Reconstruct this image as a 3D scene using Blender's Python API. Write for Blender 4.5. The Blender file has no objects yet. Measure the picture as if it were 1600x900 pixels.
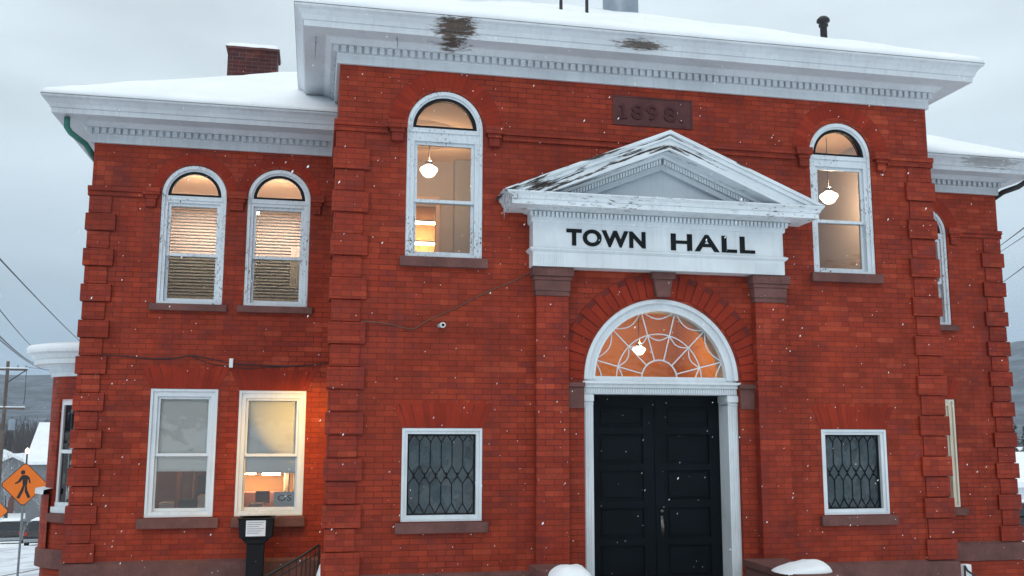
import bpy, bmesh, math, random
from mathutils import Vector, Matrix
from mathutils.geometry import tessellate_polygon
from mathutils import noise as mnoise
R = math.radians
S = bpy.context.scene
COL = S.collection
rnd = random.Random(7)

# ------------------------------------------------------------------ camera
cam = bpy.data.cameras.new('camera'); co = bpy.data.objects.new('camera', cam); COL.objects.link(co)
YAW, PITCH, ROLL = R(11.61), R(8.35), R(.184)
fw = Vector((math.sin(YAW)*math.cos(PITCH), math.cos(YAW)*math.cos(PITCH), math.sin(PITCH)))
rt = Vector((math.cos(YAW), -math.sin(YAW), 0)); upv = rt.cross(fw)
r2 = math.cos(ROLL)*rt + math.sin(ROLL)*upv; u2 = -math.sin(ROLL)*rt + math.cos(ROLL)*upv
M = Matrix((r2, u2, -fw)).transposed().to_4x4(); M.translation = Vector((-.177, -11.333, 0))
co.matrix_world = M
cam.sensor_width = 36; cam.lens = 36*1490/1600; cam.clip_start = .1; cam.clip_end = 6000
S.camera = co

# ------------------------------------------------------------------ world, sun, exposure
SUN_EL, SUN_AZ = R(32), R(205)          # azimuth clockwise from +Y: behind the camera, a little to the left
w = bpy.data.worlds.new('World'); S.world = w; w.use_nodes = True
nt = w.node_tree; N = nt.nodes; L = nt.links; N.clear()
def wn(t, **k):
    n = N.new(t)
    for a, b in k.items(): setattr(n, a, b)
    return n
sky = wn('ShaderNodeTexSky', sky_type='NISHITA', sun_disc=False, sun_elevation=SUN_EL, sun_rotation=SUN_AZ)
tc = wn('ShaderNodeTexCoord'); sep = wn('ShaderNodeSeparateXYZ'); L.new(tc.outputs['Generated'], sep.inputs[0])
rz = wn('ShaderNodeValToRGB')           # cloud colour by height over the horizon
e = rz.color_ramp.elements
e[0].position = 0.0; e[0].color = (.24, .33, .43, 1)
e[1].position = 1.0; e[1].color = (1.20, 1.28, 1.34, 1)
for p, c in ((.05, (.27, .37, .48)), (.11, (.40, .51, .60)), (.2, (.555, .665, .735)), (.34, (.665, .765, .815)), (.5, (.70, .80, .86)), (.7, (.98, 1.08, 1.14))):
    x = rz.color_ramp.elements.new(p); x.color = (*c, 1)
L.new(sep.outputs['Z'], rz.inputs[0])
mp = wn('ShaderNodeMapping'); mp.inputs['Scale'].default_value = (1.6, 1.6, 5.5); L.new(tc.outputs['Generated'], mp.inputs[0])
cn = wn('ShaderNodeTexNoise'); cn.inputs['Scale'].default_value = 1.9; cn.inputs['Detail'].default_value = 5; cn.inputs['Roughness'].default_value = .45
L.new(mp.outputs[0], cn.inputs[0])
mr = wn('ShaderNodeMapRange'); mr.inputs[1].default_value = .3; mr.inputs[2].default_value = .7; mr.inputs[3].default_value = .84; mr.inputs[4].default_value = 1.14
L.new(cn.outputs[0], mr.inputs[0])
mul = wn('ShaderNodeMixRGB', blend_type='MULTIPLY'); mul.inputs[0].default_value = 1; L.new(rz.outputs[0], mul.inputs[1]); L.new(mr.outputs[0], mul.inputs[2])
sc = wn('ShaderNodeMixRGB', blend_type='MULTIPLY'); sc.inputs[0].default_value = 1; sc.inputs[2].default_value = (11.2, 11.2, 11.2, 1); L.new(mul.outputs[0], sc.inputs[1])
mx = wn('ShaderNodeMixRGB'); mx.inputs[0].default_value = .95; L.new(sky.outputs[0], mx.inputs[1]); L.new(sc.outputs[0], mx.inputs[2])
bg = wn('ShaderNodeBackground'); bg.inputs[1].default_value = .1; L.new(mx.outputs[0], bg.inputs[0])
wo = wn('ShaderNodeOutputWorld'); L.new(bg.outputs[0], wo.inputs[0])
sl = bpy.data.lights.new('sun', 'SUN'); sl.energy = .55; sl.angle = R(25); sl.color = (1, .95, .9)
so = bpy.data.objects.new('sun', sl); COL.objects.link(so)
sd = Vector((math.sin(SUN_AZ)*math.cos(SUN_EL), math.cos(SUN_AZ)*math.cos(SUN_EL), math.sin(SUN_EL)))
so.rotation_euler = (-sd).to_track_quat('-Z', 'Y').to_euler(); so.location = sd*40
vs = S.view_settings; vs.view_transform = 'Standard'; vs.look = 'None'; vs.exposure = 0.0; vs.gamma = 1; vs.use_curve_mapping = False
S.render.engine = 'CYCLES'
S.cycles.max_bounces = 7; S.cycles.diffuse_bounces = 4; S.cycles.glossy_bounces = 3; S.cycles.transparent_max_bounces = 12; S.cycles.volume_bounces = 1
S.cycles.caustics_reflective = False; S.cycles.caustics_refractive = False
S.cycles.sample_clamp_indirect = 4

# ------------------------------------------------------------------ materials
class NB:
    def __init__(s, name):
        s.m = bpy.data.materials.new(name); s.m.use_nodes = True; s.t = s.m.node_tree; s.t.nodes.clear()
        s.out = s.n('ShaderNodeOutputMaterial')
    def n(s, t, **k):
        x = s.t.nodes.new(t)
        for a, b in k.items(): setattr(x, a, b)
        return x
    def l(s, a, b): s.t.links.new(a, b)
    def coord(s, kind='pos', scale=(1, 1, 1)):
        if kind == 'pos': g = s.n('ShaderNodeNewGeometry').outputs['Position']
        elif kind == 'uv': g = s.n('ShaderNodeTexCoord').outputs['UV']
        else: g = s.n('ShaderNodeTexCoord').outputs['Object']
        if scale != (1, 1, 1):
            m = s.n('ShaderNodeMapping'); m.inputs['Scale'].default_value = scale; s.l(g, m.inputs[0]); g = m.outputs[0]
        return g
    def noise(s, co, sc, det=4, rough=.55, out=0):
        x = s.n('ShaderNodeTexNoise'); x.inputs['Scale'].default_value = sc; x.inputs['Detail'].default_value = det; x.inputs['Roughness'].default_value = rough
        s.l(co, x.inputs[0]); return x.outputs[out]
    def rng(s, v, a, b, c, d):
        x = s.n('ShaderNodeMapRange')
        for i, q in enumerate((a, b, c, d)): x.inputs[i+1].default_value = q
        s.l(v, x.inputs[0]); return x.outputs[0]
    def mix(s, f, a, b, mode='MIX'):
        x = s.n('ShaderNodeMixRGB', blend_type=mode)
        for i, q in enumerate((f, a, b)):
            if isinstance(q, (int, float)): x.inputs[i].default_value = q if i == 0 else (q, q, q, 1)
            elif isinstance(q, tuple): x.inputs[i].default_value = (*q, 1)
            else: s.l(q, x.inputs[i])
        return x.outputs[0]
    def math(s, op, a, b=0.):
        x = s.n('ShaderNodeMath', operation=op)
        for i, q in enumerate((a, b)):
            if isinstance(q, (int, float)): x.inputs[i].default_value = q
            else: s.l(q, x.inputs[i])
        return x.outputs[0]
    def bump(s, h, st, dist=.01):
        x = s.n('ShaderNodeBump'); x.inputs['Strength'].default_value = st; x.inputs['Distance'].default_value = dist; s.l(h, x.inputs['Height']); return x.outputs[0]
    def bsdf(s, col, rough=.7, normal=None, metal=0, spec=.5):
        b = s.n('ShaderNodeBsdfPrincipled')
        if isinstance(col, tuple): b.inputs['Base Color'].default_value = (*col, 1)
        else: s.l(col, b.inputs['Base Color'])
        if isinstance(rough, (int, float)): b.inputs['Roughness'].default_value = rough
        else: s.l(rough, b.inputs['Roughness'])
        b.inputs['Metallic'].default_value = metal; b.inputs['Specular IOR Level'].default_value = spec
        if normal is not None: s.l(normal, b.inputs['Normal'])
        s.l(b.outputs[0], s.out.inputs[0]); return b
MAT = {}
def simple(name, col, rough=.6, var=.12, nscale=6, metal=0, spec=.5, bump=.15):
    b = NB(name); c = b.coord()
    n = b.noise(c, nscale, 5)
    k = b.rng(n, .3, .7, 1-var, 1+var)
    cc = b.mix(1, col, k, 'MULTIPLY')
    b.bsdf(cc, rough, b.bump(b.noise(c, nscale*9, 3), bump, .004), metal, spec)
    MAT[name] = b.m; return b.m
def brick(name, c1, c2, mortar, joints=.5, seed=0):
    b = NB(name); uv = b.coord('uv'); p = b.coord()
    wob = b.noise(p, 14, 2, out=1)
    wv = b.n('ShaderNodeVectorMath', operation='MULTIPLY_ADD'); b.l(wob, wv.inputs[0]); wv.inputs[1].default_value = (.006, .006, 0); b.l(uv, wv.inputs[2])
    t = b.n('ShaderNodeTexBrick'); t.offset = .5
    t.inputs['Scale'].default_value = 1; t.inputs['Brick Width'].default_value = .212; t.inputs['Row Height'].default_value = .0667
    t.inputs['Mortar Size'].default_value = .0042; t.inputs['Mortar Smooth'].default_value = .25; t.inputs['Bias'].default_value = -.05
    t.inputs['Color1'].default_value = (*c1, 1); t.inputs['Color2'].default_value = (*c2, 1)
    b.l(wv.outputs[0], t.inputs[0])
    # broad zones: dark purple burnt bricks, orange bricks, deep or nearly flush joints
    z1 = b.rng(b.noise(p, .75, 3), .42, .62, 0, 1); z2 = b.rng(b.noise(p, .45, 3, .5), .40, .60, 0, 1)
    jm = b.mix(b.rng(b.noise(p, .6, 4, .6), .50, .62, 0, 1), tuple(v*.55+u*.34 for v, u in zip(mortar, c1)), mortar)
    b.l(jm, t.inputs['Mortar'])
    # one random tint per brick
    sx = b.n('ShaderNodeSeparateXYZ'); b.l(wv.outputs[0], sx.inputs[0])
    row = b.math('FLOOR', b.math('DIVIDE', sx.outputs[1], .0667))
    off = b.math('MULTIPLY', b.math('MODULO', b.math('ABSOLUTE', row), 2.), .106)
    colm = b.math('FLOOR', b.math('DIVIDE', b.math('SUBTRACT', sx.outputs[0], off), .212))
    cv = b.n('ShaderNodeCombineXYZ'); b.l(row, cv.inputs[0]); b.l(colm, cv.inputs[1]); cv.inputs[2].default_value = seed
    wnz = b.n('ShaderNodeTexWhiteNoise'); b.l(cv.outputs[0], wnz.inputs[0])
    tint = b.rng(wnz.outputs[0], 0, 1, .92, 1.08)
    hot = b.math('GREATER_THAN', wnz.outputs[0], .88)
    brk = b.mix(1, t.outputs[0], tint, 'MULTIPLY')
    brk = b.mix(b.math('MULTIPLY', b.math('MULTIPLY', hot, z2), .26), brk, (.50, .10, .045))
    burnt = b.math('MULTIPLY', b.math('LESS_THAN', wnz.outputs[0], .16), z1)
    brk = b.mix(b.math('MULTIPLY', burnt, .34), brk, (.15, .028, .03))
    blotch = b.rng(b.noise(p, 1.3, 6, .68), .32, .68, .72, 1.22)
    brk = b.mix(1, brk, blotch, 'MULTIPLY')
    grit = b.rng(b.noise(p, 70, 3, .6), .3, .7, .86, 1.14); brk = b.mix(1, brk, grit, 'MULTIPLY')
    # soot and damp streaks
    st = b.coord('pos', (3.2, 3.2, .35)); streak = b.rng(b.noise(st, 1.4, 5, .6), .52, .75, 0, .5)
    brk = b.mix(streak, brk, (.13, .022, .022))
    h = b.math('ADD', b.math('MULTIPLY', t.outputs['Fac'], -1.), b.math('MULTIPLY', b.noise(p, 45, 4), .3))
    h = b.math('ADD', h, b.math('MULTIPLY', wnz.outputs[0], .25))
    b.bsdf(brk, b.rng(b.noise(p, 5, 3), .3, .7, .5, .8), b.bump(h, .5, .005), 0, .2)
    MAT[name] = b.m
brick('brick', (.300, .038, .0145), (.230, .027, .0115), (.050, .008, .007))
brick('brick_quoin', (.300, .038, .016), (.232, .027, .0125), (.075, .013, .014), seed=3)
brick('brick_chimney', (.075, .022, .022), (.05, .018, .02), (.17, .13, .12), seed=5)
def vous():
    b = NB('brick_arch'); g = b.n('ShaderNodeNewGeometry'); p = g.outputs['Position']
    k = b.rng(g.outputs['Random Per Island'], 0, 1, .88, 1.10)
    c = b.mix(1, (.265, .028, .0125), k, 'MULTIPLY'); c = b.mix(1, c, b.rng(b.noise(p, 2, 5), .3, .7, .75, 1.2), 'MULTIPLY')
    b.bsdf(c, .75, b.bump(b.noise(p, 50, 4), .4, .003), 0, .15); MAT['brick_arch'] = b.m
vous()
simple('mortar', (.13, .015, .010), .9, .3, 8)
def stone(name, col):
    b = NB(name); p = b.coord()
    c = b.mix(1, col, b.rng(b.noise(p, 3, 6, .65), .3, .7, .65, 1.3), 'MULTIPLY')
    c = b.mix(b.rng(b.noise(p, 30, 4, .7), .55, .75, 0, .5), c, tuple(v*.45 for v in col))
    b.bsdf(c, .8, b.bump(b.noise(p, 40, 5, .7), .5, .006), 0, .25); MAT[name] = b.m
stone('brownstone', (.145, .066, .058)); stone('foundation', (.20, .17, .16)); stone('plaque', (.105, .040, .040)); stone('numeral_stone', (.075, .026, .028))
def paint(name, col=(.70, .755, .79), chip=.5, lowthr=.5, scale=38, stains=(), stretch=(1, 1, 1), grime=.25):
    """chip: noise threshold, lower = more bare wood"""
    b = NB(name); p = b.coord(); ps = b.coord('pos', stretch)
    c = b.mix(1, col, b.rng(b.noise(p, 1.4, 5, .6), .3, .7, .86, 1.08), 'MULTIPLY')
    st = b.coord('pos', (9, 9, .8))
    c = b.mix(b.rng(b.noise(st, 2, 4, .6), .5, .8, 0, grime), c, (.30, .32, .32))
    lo = b.rng(b.noise(p, 1.1, 3, .6), lowthr-.06, lowthr+.10, 0, 1)
    hi = b.noise(ps, scale, 6, .7)
    m = b.math('MULTIPLY', lo, b.rng(hi, chip, chip+.035, 0, 1))
    for (cx, cz, rx, rzz, s_) in stains:
        g = b.n('ShaderNodeSeparateXYZ'); b.l(b.coord(), g.inputs[0])
        dx = b.math('DIVIDE', b.math('SUBTRACT', g.outputs[0], cx), rx); dz = b.math('DIVIDE', b.math('SUBTRACT', g.outputs[2], cz), rzz)
        d = b.math('SQRT', b.math('ADD', b.math('MULTIPLY', dx, dx), b.math('MULTIPLY', dz, dz)))
        nn = b.noise(b.coord('pos', (3.5, 3.5, 26)), 1.6, 7, .72)
        v = b.math('ADD', d, b.math('MULTIPLY', nn, -3.4))
        q = b.rng(v, -1.0, -.60, s_*.95, 0)
        m = b.math('MAXIMUM', m, q)
    dark = b.mix(b.rng(b.noise(p, 18, 5, .7), .35, .65, 0, 1), (.11, .062, .036), (.026, .020, .016))
    c = b.mix(m, c, dark)
    h = b.math('ADD', b.math('MULTIPLY', m, -1.), b.math('MULTIPLY', b.noise(p, 60, 3), .15))
    b.bsdf(c, b.rng(m, 0, 1, .45, .9), b.bump(h, .35, .004)); MAT[name] = b.m
paint('paint', chip=.70, lowthr=.56)
paint('paint_peeling', col=(.66, .72, .77), chip=.565, lowthr=.485, scale=48, stretch=(1, 1, .45))
paint('paint_cornice', col=(.60, .64, .68), chip=.66, lowthr=.6, stains=((1.36, 4.775, .26, .15, 1.), (3.68, 4.765, .32, .060, .95)), grime=.3)
paint('paint_cornice_wing', col=(.52, .56, .60), chip=.66, lowthr=.56, grime=.45, stains=((9.9, 4.1, .45, .1, .5),))
paint('paint_corona', col=(.72, .78, .82), chip=.585, lowthr=.42, scale=20, stretch=(.45, 1, 2.2))
paint('paint_cream', col=(.72, .68, .55), chip=.72, lowthr=.6)
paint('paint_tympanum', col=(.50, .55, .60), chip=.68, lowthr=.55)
def rakepaint():
    b = NB('paint_rake'); g = b.n('ShaderNodeSeparateXYZ'); b.l(b.coord(), g.inputs[0]); x, y, z = g.outputs
    ax = b.math('ABSOLUTE', b.math('SUBTRACT', x, 4.03)); c_, s_ = math.cos(R(22)), math.sin(R(22))
    u = b.math('SUBTRACT', b.math('MULTIPLY', ax, c_), b.math('MULTIPLY', z, s_)); v = b.math('ADD', b.math('MULTIPLY', ax, s_), b.math('MULTIPLY', z, c_))
    cv = b.n('ShaderNodeCombineXYZ'); b.l(b.math('MULTIPLY', u, .35), cv.inputs[0]); b.l(b.math('MULTIPLY', y, 2.), cv.inputs[1]); b.l(b.math('MULTIPLY', v, 4.5), cv.inputs[2])
    n1 = b.noise(cv.outputs[0], 5, 7, .7); thr = b.rng(x, 2.2, 4.6, -.03, .085)
    m = b.rng(b.math('SUBTRACT', n1, thr), .50, .53, 0, 1)
    c = b.mix(1, (.70, .76, .80), b.rng(b.noise(b.coord(), 2, 5), .3, .7, .85, 1.05), 'MULTIPLY')
    c = b.mix(m, c, b.mix(b.noise(b.coord(), 22, 4), (.07, .05, .04), (.02, .017, .015)))
    b.bsdf(c, .7, b.bump(b.math('MULTIPLY', m, -1.), .4, .004)); MAT['paint_rake'] = b.m
rakepaint()
simple('black_paint', (.006, .006, .008), .5, .2, spec=.2)
simple('letter_black', (.006, .009, .011), .6, .1, spec=.15)
simple('door_black', (.0030, .0058, .0088), .55, .25, 5, bump=.1, spec=.10)
simple('iron', (.012, .012, .014), .5, .3, 20)
simple('silver', (.22, .20, .17), .35, .1, metal=.9)
simple('grey_metal', (.26, .31, .36), .45, .15, 3, metal=.4)
simple('copper_green', (.03, .16, .13), .6, .3, 5)
simple('dark_rubber', (.015, .015, .017), .8)
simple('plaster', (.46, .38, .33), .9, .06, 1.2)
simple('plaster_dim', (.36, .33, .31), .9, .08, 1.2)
simple('ceiling_lamp_tint', (.82, .56, .36), .9, .05, 1.2)  # warm lamp glow is mixed into this ceiling colour
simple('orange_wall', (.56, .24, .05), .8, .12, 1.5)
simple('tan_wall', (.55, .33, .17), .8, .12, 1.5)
simple('wood_floor', (.18, .09, .04), .5, .2, 3)
simple('furniture', (.30, .15, .07), .5, .2, 4)
simple('papers', (.75, .68, .58), .7, .2, 9)
simple('curtain', (.62, .42, .30), .85, .12, 4)
simple('paper_white', (.72, .75, .80), .7, .04)
simple('paper_grey', (.42, .44, .47), .7, .05)
simple('print_grey', (.25, .27, .32), .8, .1)
simple('sign_orange', (.88, .19, .006), .45, .05)
simple('sign_black', (.012, .012, .012), .5)
simple('galvanised', (.22, .24, .26), .5, .15, 6, metal=.5)
simple('pole_wood', (.11, .085, .07), .85, .3, 4)
simple('wire', (.05, .055, .06), .7)
simple('asphalt_wet', (.16, .17, .19), .5, .4, 1.5)
simple('bark', (.055, .045, .042), .9, .3, 3)
simple('snowy_twig', (.30, .31, .33), .9, .5, 5)
simple('needles', (.018, .035, .030), .8, .4, 2)
simple('clapboard', (.62, .66, .70), .7, .08, 2)
simple('grey_siding', (.16, .17, .18), .8, .1, 2)
simple('red_siding', (.15, .06, .05), .8, .1, 2)
simple('roof_dark', (.06, .06, .065), .8)
simple('car_black', (.012, .014, .017), .25, .1); simple('car_silver', (.30, .32, .34), .3, .1, metal=.5)
simple('car_blue', (.03, .05, .09), .25, .1); simple('car_glass', (.02, .025, .03), .08, .05); simple('tyre', (.015, .015, .015), .85)
simple('tail_red', (.35, .01, .01), .3, .05); simple('copper', (.12, .075, .05), .6, .2); simple('white_plastic', (.75, .77, .78), .4, .05)
simple('lens_black', (.005, .005, .006), .1, .05)
def snow():
    b = NB('snow'); p = b.coord()
    c = b.mix(b.rng(b.noise(p, 1.2, 5), .35, .65, 0, 1), (.80, .84, .87), (.88, .905, .925))
    h = b.math('ADD', b.noise(p, 6, 5, .6), b.math('MULTIPLY', b.noise(p, 60, 3), .12))
    s_ = b.bsdf(c, .65, b.bump(h, .35, .03), 0, .3)
    s_.inputs['Subsurface Weight'].default_value = .25; s_.inputs['Subsurface Radius'].default_value = (.05, .06, .08); s_.inputs['Subsurface Scale'].default_value = .3
    MAT['snow'] = b.m
    b = NB('snow_road'); p = b.coord()
    sp = b.coord('pos', (1.2, .12, 1))
    m = b.rng(b.noise(sp, 1.3, 6, .65), .46, .62, 0, .55)
    c = b.mix(m, (.72, .76, .80), (.26, .28, .31))
    b.bsdf(c, .6, b.bump(b.noise(p, 9, 5), .4, .03)); MAT['snow_road'] = b.m
    b = NB('ice'); s_ = b.bsdf((.75, .82, .86), .12, b.bump(b.noise(b.coord(), 30, 3), .5, .01)); s_.inputs['Transmission Weight'].default_value = .6; s_.inputs['IOR'].default_value = 1.31; MAT['ice'] = b.m
    b = NB('hill_forest'); p = b.coord()
    c = b.mix(b.rng(b.noise(p, .035, 8, .7), .45, .62, 0, 1), (.022, .028, .034), (.11, .135, .16))
    b.bsdf(c, .95); MAT['hill_forest'] = b.m
snow()
def emis(name, col, st):
    b = NB(name); e = b.n('ShaderNodeEmission'); e.inputs[0].default_value = (*col, 1); e.inputs[1].default_value = st; b.l(e.outputs[0], b.out.inputs[0]); MAT[name] = b.m
emis('globe', (1, .86, .68), 5); emis('globe_lobby', (1, .80, .52), 5); emis('tube', (1, .62, .30), 75); emis('panel', (1, .84, .68), 44); emis('added_uplight', (1, .80, .58), 70); emis('bulb', (1, .62, .28), 26); emis('street_glow', (1, .7, .4), 12)
def glass(name, boost, tint=(1, 1, 1), rough=.0, bumps=0.):
    b = NB(name); t = b.n('ShaderNodeBsdfTransparent'); t.inputs[0].default_value = (*tint, 1)
    g = b.n('ShaderNodeBsdfGlossy'); g.inputs['Roughness'].default_value = rough
    f = b.n('ShaderNodeFresnel'); f.inputs[0].default_value = 1.5
    k = b.math('MINIMUM', b.math('MULTIPLY', f.outputs[0], boost), 1.)
    if bumps:
        nb = b.bump(b.noise(b.coord(), 3.5, 2), bumps, .02); b.l(nb, g.inputs['Normal'])
    m = b.n('ShaderNodeMixShader'); b.l(k, m.inputs[0]); b.l(t.outputs[0], m.inputs[1]); b.l(g.outputs[0], m.inputs[2]); b.l(m.outputs[0], b.out.inputs[0]); MAT[name] = b.m
glass('glass', 1.3, (.97, .98, .98), .01, .25)
glass('glass_screen', 1.2, (.5, .54, .52), .02, .2)
def lead():
    b = NB('leaded_glass'); p = b.coord()
    c = b.mix(b.rng(b.noise(p, 2.2, 4), .35, .65, 0, 1), (.018, .032, .038), (.05, .07, .08))
    vo = b.n('ShaderNodeTexVoronoi'); vo.inputs['Scale'].default_value = 8.5; b.l(b.coord('pos', (1, 1, .6)), vo.inputs[0])
    sv = b.n('ShaderNodeSeparateXYZ'); b.l(vo.outputs['Color'], sv.inputs[0]); c = b.mix(1, c, b.rng(sv.outputs[0], 0, 1, .6, 1.15), 'MULTIPLY')
    nm = b.n('ShaderNodeVectorMath', operation='MULTIPLY_ADD'); b.l(vo.outputs['Color'], nm.inputs[0]); nm.inputs[1].default_value = (.16, 0, .22)
    g_ = b.n('ShaderNodeNewGeometry'); b.l(g_.outputs['Normal'], nm.inputs[2])
    nz = b.n('ShaderNodeVectorMath', operation='NORMALIZE'); b.l(nm.outputs[0], nz.inputs[0])
    bp_ = b.n('ShaderNodeBump'); bp_.inputs['Strength'].default_value = .6; bp_.inputs['Distance'].default_value = .03; b.l(b.noise(p, 5, 3), bp_.inputs['Height']); b.l(nz.outputs[0], bp_.inputs['Normal'])
    b.bsdf(c, .10, bp_.outputs[0], 0, .75); MAT['leaded_glass'] = b.m
lead()
def translucent(name, col, f):
    b = NB(name); d = b.n('ShaderNodeBsdfDiffuse'); t = b.n('ShaderNodeBsdfTranslucent'); m = b.n('ShaderNodeMixShader'); m.inputs[0].default_value = f
    for x in (d, t): x.inputs[0].default_value = (*col, 1)
    b.l(d.outputs[0], m.inputs[1]); b.l(t.outputs[0], m.inputs[2]); b.l(m.outputs[0], b.out.inputs[0]); MAT[name] = b.m
translucent('blind', (.86, .82, .75), .45); translucent('shade_fabric', (.95, .96, .93), .2)

# ------------------------------------------------------------------ mesh builder
class MB:
    def __init__(s): s.v = []; s.f = []; s.m = []
    def quad(s, pts, mi=0):
        i = len(s.v); s.v += [tuple(p) for p in pts]; s.f.append(tuple(range(i, i+len(pts)))); s.m.append(mi)
    def box(s, x0, x1, y0, y1, z0, z1, mi=0):
        i = len(s.v)
        s.v += [(x, y, z) for z in (z0, z1) for y in (y0, y1) for x in (x0, x1)]
        for f in ((0, 2, 3, 1), (4, 5, 7, 6), (0, 1, 5, 4), (2, 6, 7, 3), (0, 4, 6, 2), (1, 3, 7, 5)): s.f.append(tuple(i+k for k in f)); s.m.append(mi)
        return s
    def prism(s, outer, holes, a, b, fn, mi=0, caps=True):
        """2D loops -> solid between depth a and b; fn(u,v,d)->xyz"""
        loops = [outer]+list(holes)
        if caps:
            tris = tessellate_polygon([[Vector((p[0], p[1], 0)) for p in l] for l in loops]); flat = [p for l in loops for p in l]
            for d in (a, b):
                i = len(s.v); s.v += [tuple(fn(p[0], p[1], d)) for p in flat]
                for t in tris: s.f.append(tuple(i+k for k in t)); s.m.append(mi)
        for l in loops:
            n = len(l); i = len(s.v)
            s.v += [tuple(fn(p[0], p[1], a)) for p in l]+[tuple(fn(p[0], p[1], b)) for p in l]
            for k in range(n): s.f.append((i+k, i+(k+1) % n, i+n+(k+1) % n, i+n+k)); s.m.append(mi)
        return s
    def xz(s, outer, holes, y0, y1, mi=0): return s.prism(outer, holes, y0, y1, lambda u, v, d: (u, d, v), mi)
    def sweep(s, prof, path, mi=0, closed=False):
        """prof: [(o,z)], path: fn(o)->[xy...]"""
        rows = [[(x, y, z) for x, y in path(o)] for o, z in prof]
        n = len(rows[0]); i = len(s.v)
        for r_ in rows: s.v += r_
        for a in range(len(rows)-1):
            for k in range(n-(0 if closed else 1)):
                k2 = (k+1) % n; s.f.append((i+a*n+k, i+a*n+k2, i+(a+1)*n+k2, i+(a+1)*n+k)); s.m.append(mi)
        return s
    def tube(s, pts, r, seg=6, mi=0, r1=None):
        pts = [Vector(p) for p in pts]; i = len(s.v); n = len(pts)
        for k, p in enumerate(pts):
            d = (pts[min(k+1, n-1)]-pts[max(k-1, 0)]).normalized()
            a = d.cross(Vector((0, 0, 1)));  a = a if a.length > 1e-3 else d.cross(Vector((0, 1, 0))); a.normalize(); b = d.cross(a)
            rr = r if r1 is None else r+(r1-r)*k/(n-1)
            for q in range(seg): t = 2*math.pi*q/seg; s.v.append(tuple(p+rr*(math.cos(t)*a+math.sin(t)*b)))
        for k in range(n-1):
            for q in range(seg): q2 = (q+1) % seg; s.f.append((i+k*seg+q, i+k*seg+q2, i+(k+1)*seg+q2, i+(k+1)*seg+q)); s.m.append(mi)
        s.f.append(tuple(i+q for q in range(seg))); s.m.append(mi); s.f.append(tuple(i+(n-1)*seg+q for q in range(seg))[::-1]); s.m.append(mi)
        return s
    def lathe(s, prof, cx, cy, a0=0, a1=360, seg=24, mi=0):
        full = abs(a1-a0) >= 360; n = seg if full else seg+1; i = len(s.v)
        for r_, z in prof:
            for k in range(n): t = R(a0+(a1-a0)*k/seg); s.v.append((cx+r_*math.cos(t), cy+r_*math.sin(t), z))
        for a in range(len(prof)-1):
            for k in range(seg): k2 = (k+1) % n; s.f.append((i+a*n+k, i+a*n+k2, i+(a+1)*n+k2, i+(a+1)*n+k)); s.m.append(mi)
        return s
    def build(s, name, mats, parent=None, smooth=False, bevel=0, inv=None, remesh=True):
        me = bpy.data.meshes.new(name); me.from_pydata(s.v, [], s.f)
        for m in (mats if isinstance(mats, (list, tuple)) else [mats]): me.materials.append(MAT[m])
        me.polygons.foreach_set('material_index', s.m)
        bm = bmesh.new(); bm.from_mesh(me); bmesh.ops.remove_doubles(bm, verts=bm.verts, dist=1e-5); bmesh.ops.recalc_face_normals(bm, faces=bm.faces)
        uv = bm.loops.layers.uv.new('UVMap')
        for f in bm.faces:
            n = f.normal; ax = max(range(3), key=lambda k: abs(n[k]))
            for l in f.loops:
                c = l.vert.co
                l[uv].uv = (c.x, c.z) if ax == 1 else ((c.y+.07, c.z) if ax == 0 else (c.x, c.y))
            f.smooth = smooth
        bm.to_mesh(me); bm.free(); me.update()
        o = bpy.data.objects.new(name, me); COL.objects.link(o)
        if parent is not None:
            o.parent = parent
            if inv is not None: o.matrix_parent_inverse = inv
        if bevel:
            md = o.modifiers.new('bevel', 'BEVEL'); md.width = bevel; md.segments = 2; md.limit_method = 'ANGLE'; md.angle_limit = R(40); md.harden_normals = False
        return o
def tag(o, label, cat, group=None, kind=None):
    if label: o['label'] = label
    if cat: o['category'] = cat
    if group: o['group'] = group
    if kind: o['kind'] = kind
    return o
def empty(name, loc, label, cat, group=None):
    o = bpy.data.objects.new(name, None); COL.objects.link(o); o.location = loc; o.empty_display_size = .3
    return tag(o, label, cat, group)
def arc(cx, cz, r, a0, a1, n): return [(cx+r*math.cos(R(a0+(a1-a0)*k/n)), cz+r*math.sin(R(a0+(a1-a0)*k/n))) for k in range(n+1)]
def rect(x0, x1, z0, z1): return [(x0, z0), (x1, z0), (x1, z1), (x0, z1)]
def archloop(x0, x1, z0, zs, n=28, rr=None):
    cx = (x0+x1)/2; r = (x1-x0)/2
    return [(x0, z0), (x1, z0)]+arc(cx, zs, r, 0, 180, n)
def kit(bm_fn): m = MB(); bm_fn(m); return m

# ================================================================== SETTING
def gz(x, y):
    """ground height: slopes down the street behind, rises gently to where the photographer stands"""
    z = -2.72
    if y > 3: z -= .090*(min(y, 95)-3)
    if y < -3: z += min(1.1, .13*(-3-y))
    return z
def sheet(name, mat, xs, ys, dz, kind='structure', amp=0, parent=None):
    m = MB(); i0 = 0; nx, ny = len(xs), len(ys)
    for y in ys:
        for x in xs: m.v.append((x, y, gz(x, y)+dz+amp*(mnoise.noise((x*.35, y*.35, 0))+.4*mnoise.noise((x*1.7, y*1.7, 3)))))
    for a in range(ny-1):
        for b in range(nx-1): m.f.append((a*nx+b, a*nx+b+1, (a+1)*nx+b+1, (a+1)*nx+b)); m.m.append(0)
    o = m.build(name, mat, smooth=True); o['kind'] = kind; return o
def steps_(a, b, n): return [a+(b-a)*k/n for k in range(n+1)]
gx = sorted(set([-2200, -1200, -500, -200, -90]+[round(v, 2) for v in steps_(-50, 60, 110)]+[90, 200, 500, 1200, 2200]))
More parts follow.
